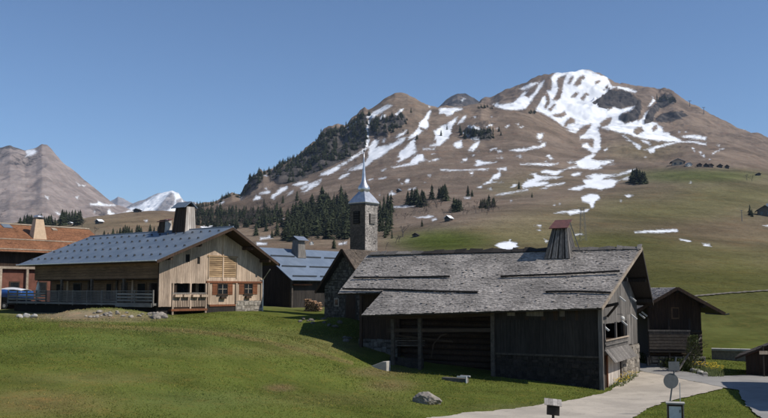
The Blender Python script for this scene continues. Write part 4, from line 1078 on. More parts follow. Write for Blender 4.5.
# window storey
MB().box(-.0, .10, midy, GW - .1, rz1 + .03, rz1 + .2).build('lintel', M['red_wood'], gwall)
for (a, b_) in (w1, w2):
    window(gwall, CF, -.04, *( (217, 283.5, 227, 294.5) if a is w1[0] else (243.5, 283.5, 252, 294)), shut_w=.55)
for u in (208, 236, 261):
    y = g(u, 290)[0]
    MB().box(.0, .11, y - .09, y + .09, 0.5, rz1 + .05).build('post', M['gable_wood'], gwall)
for (uu, vv) in ((222, 297.5), (247, 297)):
    y, z = g(uu, vv)
    MB().box(.05, .27, y - .3, y + .3, z - .1, z + .1).build('flower_box', M['brown_wood'], gwall)
y0, z0 = g(209, 305.5); y1, _ = g(235, 305)
MB().box(.0, .09, y0, y1, z0 - .08, z0 + .08).build('base_board', M['red_wood'], gwall)
y0 = g(235, 305)[0]
MB().box(-.2, .08, y0, GW, -.9, .72).build('stone_base', M['mortar'], gwall)
stonework(gwall, 'x', .08, y0, GW, -.6, .72, .35, M['stone'])
MB().box(-.24, .02, ry1, y0, -1.4, .44).build('cellar_wall', M['dark_wood'], gwall)
MB().box(-.45, -.3, .1, ry0 + .1, -1.4, .5).build('cellar_wall', M['dark_wood'], gwall)
dp = GW - .02
MB().tube([(.12, dp, -.3), (.12, dp, 2.6), (.9, dp + .1, 3.5)], .05, 6).build('downpipe', M['zinc'], gwall)
# recess balcony
MB().box(-1.4, .12, ry0 - .1, ry1 + .05, rz0 - .28, rz0 - .11).build('balcony_beam', M['red_wood'], gwall)
for u in (172.5, 190, 205.5):
    y = g(u, 300)[0]
    MB().box(-.05, .08, y - .07, y + .07, rz0 - (1.3 if u != 190 else .1), rz1).build('balcony_post', M['gable_wood_grey'], gwall)
ra, rb = g(0, 293)[1], 0
zr = g(190, 293)[1]
MB().box(.0, .08, ry0, ry1, zr - .05, zr + .03).build('balcony_rail', M['rail_wood'], gwall)
n = int((ry1 - ry0) / .17)
for k in range(n):
    y = ry0 + (ry1 - ry0) * (k + .5) / n
    MB().box(.01, .05, y - .05, y + .05, rz0 + .05, zr - .06).build('baluster', M['gable_wood_grey'], gwall)
for u in (176.5, 185, 194, 202.5):
    y, z = g(u, 296)
    MB().box(.09, .32, y - .35, y + .35, z - .08, z + .12).build('planter', M['gable_wood'], gwall)
wy0, wz1 = CF.onx(-1.38, 178, 284); wy1, wz0 = CF.onx(-1.38, 187, 294)
for k in (0, 1.9):
    MB().box(-1.39, -1.35, wy0 + k, wy1 + k, wz0, wz1).build('balcony_window', M['glass'], gwall)
for y in (wy1 + .15, wy1 + .9):
    MB().box(-1.39, -1.33, y, y + .3, wz0 - .4, wz1 + .1).build('balcony_plank', M['gable_wood_grey'], gwall)
# loggia front: boards above, windows, doors and posts in the shade, deck and rail
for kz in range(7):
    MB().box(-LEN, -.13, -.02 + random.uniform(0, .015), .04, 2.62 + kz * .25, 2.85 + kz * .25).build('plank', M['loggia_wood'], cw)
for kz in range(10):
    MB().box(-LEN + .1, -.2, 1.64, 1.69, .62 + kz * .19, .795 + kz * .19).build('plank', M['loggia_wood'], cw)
for u in (62, 92, 124):
    x0 = CF.ony(-.05, u, 275)[0]
    MB().box(x0 - .1, x0 + .1, -.12, .06, .6, 2.6).build('post', M['beam'], cw)
for k, (u0, u1) in enumerate(((57, 62), (74, 82), (107, 113), (122, 128), (138, 147))):
    x0 = CF.ony(1.68, u0, 285)[0]; x1 = CF.ony(1.68, u1, 285)[0]
    f = MB().box(x0, x1, 1.58, 1.635, .75, 2.3).build('veranda_window', M['beam'] if k % 2 else M['loggia_wood'], cw)
    MB().box(x0 + .12, x1 - .12, 1.55, 1.575, .87, 2.2).build('pane', M['void'], f)
for u in (69, 90, 118, 134):
    x0 = CF.ony(1.68, u, 285)[0]
    MB().box(x0 - .1, x0 + .1, 1.5, 1.69, .6, 2.5).build('post', M['gable_wood'] if u in (69, 134) else M['beam'], cw)
MB().box(-LEN - 4.2, -.2, -.35, 1.7, .42, .60).build('deck', M['rail_wood'], chalet)
MB().box(-LEN - 4.0, -.3, .3, .5, -1.6, .42).build('under_deck_shade', M['void'], chalet)  # near-black panel standing for the shade under the deck
xq = CF.ony(-.25, 117, 300)[0]; xl = CF.ony(-.25, 46, 300)[0]; xm = -.3
railing(chalet, [(xl, -.25), (xq, -.25)], .6, .98, M['rail_wood'], 'balusters')
railing(chalet, [(xq, -.27), (xm, -.27)], .6, .98, M['rail_wood'], 'boards')
railing(chalet, [(-LEN - 4.2, -.25), (xl, -.25)], .6, .98, M['rail_wood'], 'boards', 1.9)
MB().box(xq, xm, -.42, -.36, .3, .62).build('fascia', M['rail_wood'], chalet)
# roof
E0 = np.array([-LEN - 1.0, -1.2, 4.0]); E1 = np.array([1.3, -1.2, 4.0]); R1 = np.array([1.62, CRY, CRZ]); R0 = np.array([-LEN - 1.0, CRY, CRZ])
G1 = np.array([1.2, GW + 1.0, 4.03]); G0 = np.array([-LEN - 1.0, GW + 1.0, 4.03])
cr = MB().slab([E0, E1, R1, R0], .06).build('roof', M['slate'], chalet)
cr2 = MB().slab([G1, G0, R0 + np.array([0, .01, 0]), R1 + np.array([0, .01, 0])], .06).build('roof', M['slate'], chalet)
lift = np.array([0, 0, -.065])
MB().slab([E0 + lift + np.array([.1, .1, .04]), E1 + lift + np.array([-.1, .1, .04]), R1 + lift + np.array([-.1, 0, -.01]), R0 + lift], .16).build('eave_boards', M['brown_wood'], cr)
MB().slab([G1 + lift + np.array([-.1, -.1, .04]), G0 + lift + np.array([.1, -.1, .04]), R0 + lift, R1 + lift + np.array([-.1, 0, -.01])], .16).build('eave_boards', M['brown_wood'], cr2)
for A_, B_ in ((E1, R1), (G1, R1)):
    MB().bar(A_ + np.array([-.02, 0, -.15]), B_ + np.array([-.02, 0, -.15]), .06, .24).build('bargeboard', M['brown_wood'], cr)
MB().tube([E0 + np.array([0, -.07, -.03]), E1 + np.array([0, -.07, -.03])], .075, 8).build('gutter', M['zinc'], cr)
MB().tube([R0 + np.array([0, 0, .02]), R1 + np.array([0, 0, .02])], .07, 8).build('ridge_cap', M['slate'], cr)
for y, z in ((CRY, CRZ - .42), (3.2, ctop(3.2) - .1), (8.9, ctop(8.9) - .1), (.25, ctop(.25) - .1), (11.0, ctop(11.0) - .1)):
    MB().bar((-.4, y, z - .02), (1.25, y, z - .02), .2, .24).build('purlin_end', M['brown_wood'], gwall)
sn = None
for r, tt in enumerate((.15, .40, .64, .86)):
    n = 18
    for i in range(n):
        f = (i + .5 + (.5 if r % 2 else 0)) / (n + .5)
        p = (E0 + (R0 - E0) * tt) * (1 - f) + (E1 + (R1 - E1) * tt) * f
        if sn is None:
            sn = MB().prism([(-.05, -.10, 0), (-.05, .10, .04), (-.05, .05, .15), (-.05, -.05, .14)], (.10, 0, 0)).mesh('snow_guard', M['dark_metal'])
        o = link('snow_guard', sn, cr); o.location = tuple(p + np.array([0, 0, .005]))
for i in range(34):
    p = E0 + (E1 - E0) * (i + .5) / 34
    MB().box(p[0] - .06, p[0] + .06, p[1] + .25, p[1] + 1.25, p[2] - .06, p[2] + .03).build('rafter_end', M['brown_wood'], cr) if i % 2 == 0 else None
# two boarded chimneys
def hood(parent, u0, u1, vb, vt, ydepth, yc, capm, captilt, tall):
    a0 = CF.ony(yc - ydepth / 2, u0, vb); a1 = CF.ony(yc - ydepth / 2, u1, vb); zt = CF.ony(yc, (u0 + u1) / 2, vt)[1]
    x0, x1, zb = a0[0], a1[0], a0[1] - .5
    c_ = empty('chimney', (0, 0, 0)); c_.parent = parent
    i = (x1 - x0) * .16; j = ydepth * .16
    lo = [(x0, yc - ydepth / 2, zb), (x1, yc - ydepth / 2, zb), (x1, yc + ydepth / 2, zb), (x0, yc + ydepth / 2, zb)]
    hi = [(x0 + i, yc - ydepth / 2 + j, zt), (x1 - i * .2, yc - ydepth / 2 + j, zt), (x1 - i * .2, yc + ydepth / 2 - j, zt), (x0 + i, yc + ydepth / 2 - j, zt)]
    MB().hexa(lo, hi).build('hood_core', M['dark_wood'], c_)
    for s in range(4):
        p0, p1, q0, q1 = [np.array(q, float) for q in (lo[s], lo[(s + 1) % 4], hi[s], hi[(s + 1) % 4])]
        n = np.cross(p1 - p0, q0 - p0); n /= np.linalg.norm(n); k = 5
        for m in range(k):
            f0, f1 = m / k + .01, (m + 1) / k - .01
            MB().slab([p0 + (p1 - p0) * f0 + n * .03, p0 + (p1 - p0) * f1 + n * .03, q0 + (q1 - q0) * f1 + n * .03, q0 + (q1 - q0) * f0 + n * .03], .025, random.uniform(-.2, .3)).build('plank', M['white_wood'] if s == 1 else M['brown_wood'], c_)
    if capm == 'pitched':
        o = .35; ym = yc; zr = zt + .5
        MB().slab([(x0 - o + i, yc - ydepth / 2 - .1, zt - .06), (x1 + o - i, yc - ydepth / 2 - .1, zt - .06), (x1 + o - i, ym, zr), (x0 - o + i, ym, zr)], .06).build('cap', M['slate'], c_)
        MB().slab([(x1 + o - i, yc + ydepth / 2 + .1, zt - .06), (x0 - o + i, yc + ydepth / 2 + .1, zt - .06), (x0 - o + i, ym + .01, zr), (x1 + o - i, ym + .01, zr)], .06).build('cap', M['slate'], c_)
        MB().prism([(x1 - i, yc - ydepth / 2 + j, zt), (x1 - i, yc + ydepth / 2 - j, zt), (x1 - i, ym, zr - .08)], (-.3, 0, 0)).build('cap_gable', M['brown_wood'], c_)
    else:
        MB().slab([(x0 - .05, yc - ydepth / 2, zt - .12), (x1 + .08, yc - ydepth / 2, zt - .12), (x1 + .08, yc + ydepth / 2, zt + .16), (x0 - .05, yc + ydepth / 2, zt + .16)], .07).build('cap', M['red_metal'], c_)
hood(chalet, 171.5, 184.5, 231, 208, 1.3, CRY + .1, 'pitched', 0, True)
hood(chalet, 157, 164, 233, 220.5, .95, CRY + .1, 'flat', 0, False)
# ------------------------------------------------------------------ the stone chapel and its bell tower
HF = Frame(P(346, 319, 70.5), -38.5)
chapel = empty('chapel', HF.o, HF.ang)
tag(chapel, 'small stone chapel with shingled bell tower and metal onion spire behind the barn', 'chapel')
hw = 2.4; az = 5.75; sl = 1.2; ov = 0.55; Lc = 7.5
cwl = MB()
wt = az - .25 - hw * sl
cwl.prism([(-hw, 0, -.8), (hw, 0, -.8), (hw, 0, wt), (0, 0, az - .25), (-hw, 0, wt)], (0, .5, 0))
cwl.box(-hw, -hw + .5, .5, Lc, -.8, wt); cwl.box(hw - .5, hw, .5, Lc, -.8, wt); cwl.prism([(-hw, Lc, -.8), (hw, Lc, -.8), (hw, Lc, wt), (0, Lc, az - .25), (-hw, Lc, wt)], (0, .4, 0))
cwo = cwl.build('wall', M['mortar_dark'], chapel)
inside = lambda x, z: z < az - .35 - abs(x) * sl and not (abs(x - .55) < .62 and z < 2.3) and not (abs(x + 1.0) < .3 and 1.0 < z < 1.75)
stonework(cwo, 'y', 0.0, -hw, hw, -.6, az, .28, M['stone_dark'], out=-1, poly=inside, th=.07)
stonework(cwo, 'x', hw, 0, Lc, -.6, wt, .36, M['stone_dark'], out=1, th=.06)
arch = [(.55 + .52 * math.cos(a), -.06, 1.6 + .55 * math.sin(a)) for a in np.linspace(0, math.pi, 9)]
d = MB().prism([(1.07, -.06, -.4)] + arch + [(.03, -.06, -.4)], (0, .05, 0)).build('door', M['brown_wood'], cwo)
MB().tube([(.92, -.1, .9), (.92, -.1, 1.05)], .03, 6).build('handle', M['dark_metal'], d)
MB().prism([(1.2, -.04, -.4)] + [(.55 + .65 * math.cos(a), -.04, 1.6 + .7 * math.sin(a)) for a in np.linspace(0, math.pi, 9)] + [(-.1, -.04, -.4)], (0, .03, 0)).build('door_surround', M['mortar_dark'], cwo)
wn_ = MB().box(-1.28, -.72, -.07, .02, 1.02, 1.72).build('window', M['stone'], cwo)
MB().box(-1.16, -.84, -.085, -.075, 1.14, 1.6).build('pane', M['glass'], wn_)
for sx in (-1, 1):
    e0 = np.array([sx * (hw + ov), -ov, az - (hw + ov) * sl]); r0 = np.array([0, -ov, az]); e1 = np.array([sx * (hw + ov), Lc + ov, az - (hw + ov) * sl]); r1 = np.array([0, Lc + ov, az])
    q = [e0, e1, r1, r0] if sx > 0 else [e1, e0, r0, r1]
    if sx > 0: q = [e0, e1, r1, r0]
    ro = MB().slab(q, .14).build('roof', M['dark_wood'], chapel)
    shingles(q, 26, .17, M['shingle_dark'], ro, th=.025, jitter=.5, tone=.35)
    MB().bar(e0 + np.array([0, -.03, -.06]), r0 + np.array([0, -.03, -.06]), .06, .2).build('bargeboard', M['brown_wood'], ro)
# tower
tn_c = HF.loc(P(365, 255, 73.2)); ts = 1.68
tx, ty = tn_c[0], tn_c[1]
zE = HF.loc(P(365, 201.5, 73.2))[2]
tw = MB().box(tx - ts, tx, ty, ty + ts, 1.5, zE).build('tower', M['dark_wood'], chapel)
cl = 0
for (A_, B_) in (((tx - ts, ty), (tx, ty)), ((tx, ty), (tx, ty + ts)), ((tx, ty + ts), (tx - ts, ty + ts)), ((tx - ts, ty + ts), (tx - ts, ty))):
    a = np.array([*A_, 3.0]); b_ = np.array([*B_, 3.0]); up = np.array([0, 0, zE - .1 - 3.0])
    shingles([a, b_, b_ + up, a + up], 72, .125, M['shingle_grey'] if cl == 1 else M['shingle_dark'], tw, th=.018, jitter=.5, tone=.5 if cl == 1 else .25)  # sunward face paler, other faces darker: light and shade put into shingle colour
    cl += 1
def tface(u, v, face):
    if face == 'l': return HF.ony(ty, u, v)
    return HF.onx(tx, u, v)
x0, z1 = tface(354, 211.5, 'l'); x1, z0 = tface(360, 223.5, 'l')
lv = MB().box(x0, x1, ty - .10, ty - .04, z0, z1).build('belfry_opening', M['void'], tw)
for k in range(5):
    z = z0 + (z1 - z0) * (k + .3) / 5
    MB().slab([(x0 + .05, ty - .14, z), (x1 - .05, ty - .14, z), (x1 - .05, ty - .105, z + .12), (x0 + .05, ty - .105, z + .12)], .02).build('louvre', M['dark_wood'], lv)
y0, z1 = tface(369, 213.5, 'r'); y1, z0 = tface(374.5, 224, 'r')
lv = MB().box(tx + .04, tx + .10, y0, y1, z0, z1).build('belfry_opening', M['dark_wood'], tw)
for k in range(6):
    z = z0 + (z1 - z0) * (k + .1) / 6
    MB().slab([(tx + .16, y0 + .03, z), (tx + .16, y1 - .03, z), (tx + .105, y1 - .03, z + .13), (tx + .105, y0 + .03, z + .13)], .02).build('louvre', M['grey_wood'], lv)
tc = (tx - ts / 2, ty + ts / 2, zE)
Z = lambda v: HF.loc(P(365, v, 74.3))[2] - zE
k4 = math.sqrt(2)
sp = MB().lathe([((ts / 2 + .13) * k4, -.10), ((ts / 2 + .15) * k4, -.03), (.66 * k4, Z(197)), (.42 * k4, Z(193.2)), (.33 * k4, Z(191.5))], 4, tc, math.pi / 4).build('spire', M['zinc'], chapel)
zb = Z(187.5)
MB().lathe([(.38, Z(192.4)), (.50, Z(190.6)), (.54, Z(188.6)), (.47, Z(186.3)), (.31, Z(184)), (.22, Z(181.5)), (.15, Z(176)), (.10, Z(168)), (.055, Z(160)), (.03, Z(151))], 14, tc).build('onion', M['zinc'], sp, smooth=True)
MB().lathe([(.02, Z(152)), (.07, Z(151)), (.07, Z(150.4)), (.015, Z(150)), (.012, Z(144))], 8, tc).box(tc[0] - .18, tc[0] + .18, tc[1] - .015, tc[1] + .015, tc[2] + Z(147.3), tc[2] + Z(146.8)).build('cross', M['dark_metal'], sp)
for zz in (zE - .16,):
    MB().box(tx - ts - .10, tx + .10, ty - .10, ty + ts + .10, zz - .06, zz + .05).build('cornice', M['dark_metal'], tw)

# ------------------------------------------------------------------ generic gabled house in its own frame
def gable_house(name, fr, x0, x1, y0, y1, zb, ze, zr, ovx, ovy, wallm, roofm, rth=.07):
    """ridge along local y. returns root, wall, the two roof parts and slope corner lists"""
    root = empty(name, fr.o, fr.ang)
    xm = (x0 + x1) / 2; k = (zr - ze) / ((x1 - x0) / 2 + ovx)
    zw = lambda x: zr - rth - .02 - abs(x - xm) * k
    w = MB()
    w.prism([(x0, y0, zb), (x1, y0, zb), (x1, y0, zw(x1)), (xm, y0, zw(xm)), (x0, y0, zw(x0))], (0, .2, 0))
    w.prism([(x0, y1 - .2, zb), (x1, y1 - .2, zb), (x1, y1 - .2, zw(x1)), (xm, y1 - .2, zw(xm)), (x0, y1 - .2, zw(x0))], (0, .2, 0))
    w.box(x0, x0 + .2, y0 + .2, y1 - .2, zb, zw(x0)); w.box(x1 - .2, x1, y0 + .2, y1 - .2, zb, zw(x1))
    wo = w.build('wall', wallm, root)
    roofs = []; quads = []
    for sx in (1, -1):
        xe = xm + sx * ((x1 - x0) / 2 + ovx)
        a, b_, c, d = np.array([xe, y0 - ovy, ze]), np.array([xe, y1 + ovy, ze]), np.array([xm, y1 + ovy, zr]), np.array([xm, y0 - ovy, zr])
        q = [a, b_, c, d] if sx > 0 else [b_, a, d, c]
        roofs.append(MB().slab(q, rth).build('roof', roofm, root)); quads.append(q)
    return root, wo, roofs, quads, zw

# ------------------------------------------------------------------ house with the pale blue roof behind the chapel
e2 = P(292, 280, 84)
H2 = Frame((e2[0], e2[1], gz(e2[0], e2[1])), -38.2)
ze2 = e2[2] - H2.o[2]
yb = 13.0
root2, w2o, r2, q2, zw2 = gable_house('house', H2, -9.2, -1.0, 0.9, yb - .9, -1.0, ze2, ze2 + 3.4, 1.0, 0.9, M['brown_wood'], M['slate_light'])
tag(root2, 'dark timber house with pale blue metal roof and firewood, between chalet and chapel', 'house')
for tt in (.1, .4, .72):
    A_ = q2[0][0] + (q2[0][3] - q2[0][0]) * tt + np.array([0, .4, .10]); B_ = q2[0][1] + (q2[0][2] - q2[0][1]) * tt + np.array([0, -.4, .10])
    n = 3
    for i in range(n):
        MB().bar(A_ + (B_ - A_) * (i + .06) / n, A_ + (B_ - A_) * (i + .92) / n, .08, .12).build('snow_bar', M['dark_metal'], r2[0])
boards(w2o, 'y', .88, -9.15, -1.05, -.5, lambda s: zw2(s) - .02, .28, M['brown_wood'], out=-1)
boards(w2o, 'x', -.98, .95, yb - .95, -.5, zw2(-1) - .1, .3, M['dark_wood'], out=1)
MB().box(-.9, -.72, .7, .9, -.6, ze2 + .1).build('post', M['beam'], root2)
for zz, yy0, yy1 in ((2.35, .8, 3.4), (2.3, 5, 8)):
    MB().box(-.95, -.45, yy0, yy1, zz - .12, zz).build('shelf', M['red_wood'], root2)
c0 = H2.onx(-5.1, 288, 250)
ch2 = empty('chimney', (0, 0, 0)); ch2.parent = root2
cu, cv = c0[0], c0[1]
zb_ = ze2 + 3.0; zt_ = H2.onx(-4.4, 293, 240)[1]
MB().hexa([(-4.6, cu - .1, zb_ - .6), (-3.5, cu - .1, zb_ - .6), (-3.5, cu + 1.15, zb_ - .6), (-4.6, cu + 1.15, zb_ - .6)], [(-4.45, cu + .05, zt_), (-3.65, cu + .05, zt_), (-3.65, cu + 1.0, zt_), (-4.45, cu + 1.0, zt_)]).build('hood', M['grey_wood'], ch2)
for sx in (1, -1):
    q = [(-4.05 + sx * .8, cu - .25, zt_ - .05), (-4.05 + sx * .8, cu + 1.3, zt_ - .05), (-4.05, cu + 1.3, zt_ + .42), (-4.05, cu - .25, zt_ + .42)]
    MB().slab(q if sx > 0 else [q[1], q[0], q[3], q[2]], .05).build('cap', M['zinc'] if sx > 0 else M['dark_metal'], ch2)
# firewood stack
wp = P(313.5, 306, 80)
root = empty('firewood_stack', (wp[0], wp[1], gz(wp[0], wp[1])), math.radians(-20))
tag(root, 'stack of split orange firewood against the dark timber house', 'firewood')
for r in range(7):
    for i in range(8):
        if r > 4 and i > 8 - (r - 3) * 2: continue
        x = -.75 + i * .2 + (.1 if r % 2 else 0) + random.uniform(-.02, .02); z = .10 + r * .165
        a = random.random() * 6
        MB().prism([(x + .10 * math.cos(a + k * 1.57) * random.uniform(.8, 1.1), -.35 + random.uniform(-.06, .06), z + .095 * math.sin(a + k * 1.57) * random.uniform(.8, 1.1)) for k in range(4)], (0, .6, 0), random.uniform(-.3, .3)).build('log', M['cut_wood'], root)

# ------------------------------------------------------------------ left house with the new larch shingle roof
rp = P(0, 224, 90)
LF = Frame((rp[0], rp[1], gz(rp[0], rp[1]) - .2), -38.2)
zr = rp[2] - LF.o[2]
ep = P(0, 251.6, 86.2); le = LF.loc(ep); rise = zr - le[2]
hwid = 6.0; k = rise / hwid
yend = 10.6
rootL, wL, rL_, qL, zwL = gable_house('house', LF, -hwid + 1.1, hwid - 1.1, -7, yend - .9, -1.0, zr - rise * 1.02, zr, 1.1, 0.9, M['red_wall'], M['brown_wood'])
tag(rootL, 'big house with orange-brown shingle roof and cream chimney, left of the blue-roofed chalet', 'house')
shingles(qL[0], 44, .22, M['shingle_red'], rL_[0], th=.02, jitter=.35, tone=.22)
shingles(qL[1], 20, .5, M['shingle_red'], rL_[1], th=.02, jitter=.35, tone=.22)
for tt in (.42, .06):
    A_ = qL[0][0] + (qL[0][3] - qL[0][0]) * tt + np.array([0, .2, .10]); B_ = qL[0][1] + (qL[0][2] - qL[0][1]) * tt + np.array([0, -.2, .10])
    MB().bar(A_, B_, .1, .1).build('snow_bar', M['beam_pale'], rL_[0])
MB().bar(qL[0][3] + np.array([0, 0, .1]), qL[0][2] + np.array([0, 0, .1]), .22, .12).build('ridge_cap', M['beam_pale'], rL_[0])
def lslope(u, v):
    n = np.cross(qL[0][1] - qL[0][0], qL[0][3] - qL[0][0]); n /= np.linalg.norm(n)
    c = LF.loc(np.array([0, 0, CAMZ])); dw = ray(u, v); d = np.array([dw @ LF.x, dw @ LF.y, dw[2]])
    return c + d * (((qL[0][0] - c) @ n) / (d @ n)), n
cb, n = lslope(38, 238)
ch = empty('chimney', (0, 0, 0)); ch.parent = rootL
zt = cb[2] + 2.05
MB().hexa([(cb[0] - .75, cb[1] - .75, cb[2] - .5), (cb[0] + .35, cb[1] - .75, cb[2] - .5), (cb[0] + .35, cb[1] + .9, cb[2] - .5), (cb[0] - .75, cb[1] + .9, cb[2] - .5)],
          [(cb[0] - .5, cb[1] - .35, zt), (cb[0] + .1, cb[1] - .35, zt), (cb[0] + .1, cb[1] + .5, zt), (cb[0] - .5, cb[1] + .5, zt)]).build('stack', M['plaster'], ch)
MB().lathe([(.5, .0), (.52, .06), (.42, .2), (.25, .28), (.05, .3)], 10, (cb[0] - .2, cb[1] + .08, zt + .12)).build('cap', M['zinc'], ch)
MB().box(cb[0] - .55, cb[0] + .15, cb[1] - .4, cb[1] + .55, zt, zt + .1).build('cap_plate', M['dark_metal'], ch)
s0, n = lslope(6, 226); a0, _ = lslope(11, 229)
MB().slab([s0 + n * .08 + np.array([.5, -.5, -.25]), s0 + n * .08 + np.array([.5, .5, -.25]), s0 + n * .08 + np.array([-.3, .5, .16]), s0 + n * .08 + np.array([-.3, -.5, .16])], .06).build('skylight', M['slate'], rL_[0])
s1, n = lslope(54, 230)
MB().slab([s1 + n * .12 + np.array([.2, -.25, -.1]), s1 + n * .12 + np.array([.2, .3, -.1]), s1 + n * .12 + np.array([-.25, .3, .13]), s1 + n * .12 + np.array([-.25, -.25, .13])], .1).build('roof_vent', M['beam_pale'], rL_[0])
xw = hwid - 1.1
MB().box(xw + .2, xw + .38, -7, yend - .5, zr - rise - 1.75, zr - rise - 1.5).build('porch_beam', M['beam_pale'], rootL)
for y in (-5.5, -2.4, .4, 3.4, 6.2, 9):
    MB().box(xw + .2, xw + .36, y - .12, y + .12, -.5, zr - rise - 1.76).build('porch_post', M['beam_pale'], rootL)
for y in (-4, -.8, 2.2, 5.0):
    f = MB().box(xw + .01, xw + .08, y - .55, y + .55, 1.6, 2.9).build('window', M['brown_wood'], wL)
    MB().box(xw + .085, xw + .10, y - .42, y + .42, 1.72, 2.78).build('pane', M['glass'], f)
boards(wL, 'x', xw + .01, -6.9, yend - 1, zr - rise - 1.45, zwL(xw) - .1, .3, M['brown_wood'])

# blue tarpaulin over a trailer, folded parasol, both by the deck
tp = on_ground(8, 319)
tr = empty('covered_trailer', (P(6, 305, 86)[0], 86, gz(P(6, 305, 86)[0], 86)), math.radians(-12))
tag(tr, 'trailer under a blue and white tarpaulin parked behind the veranda deck', 'trailer')
b = MB(); U_ = 12; V_ = 7; L_ = 4.6; W_ = 1.9
vsx = []
for i in range(U_ + 1):
    for j in range(V_ + 1):
        a = i / U_; c = j / V_
        x = -L_ / 2 + L_ * a; y = -W_ / 2 + W_ * c
        z = 2.18 + .16 * math.sin(math.pi * c) + .05 * math.sin(9 * a + 3 * c) - .35 * a
        vsx.append((x, y, z))
fs = [(i * (V_ + 1) + j, (i + 1) * (V_ + 1) + j, (i + 1) * (V_ + 1) + j + 1, i * (V_ + 1) + j + 1) for i in range(U_) for j in range(V_)]
b.add(vsx, fs)
o = b.build('tarpaulin_top', M['tarp_white'], tr, smooth=True); sm = o.modifiers.new('thick', 'SOLIDIFY'); sm.thickness = .03
b = MB(); ring = []
for i in range(41):
    a = i / 40 * 4; s = int(a) % 4; f = a - int(a)
    cs = [(-1, -1), (1, -1), (1, 1), (-1, 1)]
    p = np.array(cs[s]) * (1 - f) + np.array(cs[(s + 1) % 4]) * f
    ring.append(p)
for r, (zz, sc) in enumerate(((2.12, 1.0), (1.75, 1.02), (1.35, 1.035))):
    for i, p in enumerate(ring):
        w_ = 1 + .02 * math.sin(i * 1.9 + r)
        b.v.append((p[0] * L_ / 2 * sc * w_, p[1] * W_ / 2 * sc * w_, zz - .35 * (p[0] + 1) / 2 + .05 * math.sin(i * 1.3)))
for r in range(2):
    for i in range(40):
        b.f.append((r * 41 + i, r * 41 + i + 1, (r + 1) * 41 + i + 1, (r + 1) * 41 + i)); b.t.append(0)
o = b.build('tarpaulin_skirt', M['tarp'], tr, smooth=True); sm = o.modifiers.new('thick', 'SOLIDIFY'); sm.thickness = .03
MB().box(-L_ / 2 + .08, L_ / 2 - .08, -W_ / 2 + .08, W_ / 2 - .08, .45, 1.35).build('trailer_bed', M['dark_wood'], tr)
for sy in (-1, 1):
    for x in (-.6, .5):
        w_ = MB().tube([(x, sy * .98, .33), (x, sy * .76, .33)], .33, 14).build('wheel', M['dark_metal'], tr)
        MB().tube([(x, sy * .99, .33), (x, sy * .97, .33)], .17, 10).build('hub', M['zinc'], w_)
MB().bar((L_ / 2, 0, .5), (L_ / 2 + 1.2, 0, .45), .1, .1).build('drawbar', M['dark_metal'], tr)
pb = CF.w(*(lambda x: (x, .6, .6))(CF.ony(.6, 38, 297)[0]))
pr_ = empty('parasol', pb); tag(pr_, 'folded white parasol standing on the veranda deck', 'parasol')
MB().tube([(0, 0, 0), (0, 0, 1.9)], .03, 6).build('pole', M['beam_pale'], pr_)
MB().lathe([(.22, .45), (.27, .5), (.19, .9), (.24, 1.0), (.15, 1.5), (.05, 1.85), (.02, 1.95)], 9, (0, 0, 0)).build('canopy', M['white_paint'], pr_, smooth=True)
MB().lathe([(.3, 0), (.3, .06), (.06, .1), (.05, .3)], 10).build('base', M['dark_metal'], pr_)

# ------------------------------------------------------------------ dark granary to the right of the barn
gp = P(677, 363, 64)
KF = Frame((gp[0], gp[1], gz(gp[0], gp[1])), -5.7)
zap = KF.loc(P(677, 287.5, 63))[2]; zev = KF.loc(P(721, 313, 63))[2]
rootK, wK, rK, qK, zwK = gable_house('granary', KF, -2.05, 1.85, 0, 7.5, -.8, zev, zap, 1.35, 1.35, M['brown_wood'], M['dark_wood'], .12)
tag(rootK, 'small dark timber granary with board balcony on a stone base, behind the barn gable', 'granary')
for q, r in zip(qK, rK):
    shingles(q, 22, .22, M['shingle_grey'], r, th=.03, jitter=.9, tone=.4)
zb1 = KF.ony(0, 670, 356)[1]
MB().box(-2.2, 2.0, -.25, .05, -.9, zb1).build('stone_base', M['mortar_dark'], rootK)
stonework(rootK, 'y', -.25, -2.2, 2.0, -.7, zb1, .34, M['stone'], out=-1, th=.08)
boards(wK, 'y', -.01, -2.0, 1.8, lambda s: 2.5, lambda s: zwK(s) - .05, .22, M['brown_wood'], out=-1, holes=[(KF.ony(0, 671, 310)[0], KF.ony(0, 680, 310)[0], KF.ony(0, 675, 319)[1], KF.ony(0, 675, 307)[1])])
for kx in range(7):
    z = zb1 + .15 + kx * .27
    MB().tube([(-2.1, -.06, z), (1.84, -.06, z)], .14, 7, random.uniform(-.2, .2)).build('log', M['log'], wK)
xa, za = KF.ony(0, 671, 307); xb, zb_ = KF.ony(0, 680, 319)
f = MB().box(xa, xb, -.03, .04, zb_, za).build('window', M['loggia_wood'], wK)
MB().box(xa + .1, xb - .1, -.045, -.035, zb_ + .1, za - .1).build('pane', M['brown_wood'], f)
zr1 = KF.ony(-1.0, 670, 331)[1]; zr0 = KF.ony(-1.0, 670, 352)[1]
x0 = KF.ony(-1.0, 649, 340)[0]; x1 = KF.ony(-1.0, 690, 340)[0]
MB().box(x0, x1, -1.05, -.25, zr0 - .02, zr0 + .12).build('balcony_floor', M['dark_wood'], rootK)
for kx in range(6):
    z = zr0 + .2 + kx * .22
    MB().box(x0, x1, -1.06, -1.02, z, z + .19).build('balcony_board', M['beam'], rootK)
MB().box(x0 - .05, x1 + .05, -1.1, -.98, zr1 - .02, zr1 + .08).build('balcony_rail', M['grey_wood'], rootK)
for x in (x0, (x0 + x1) / 2, x1):
    MB().box(x - .06, x + .06, -1.0, -.9, zr0 - .9, zr1 + .9).build('balcony_post', M['dark_wood'], rootK)
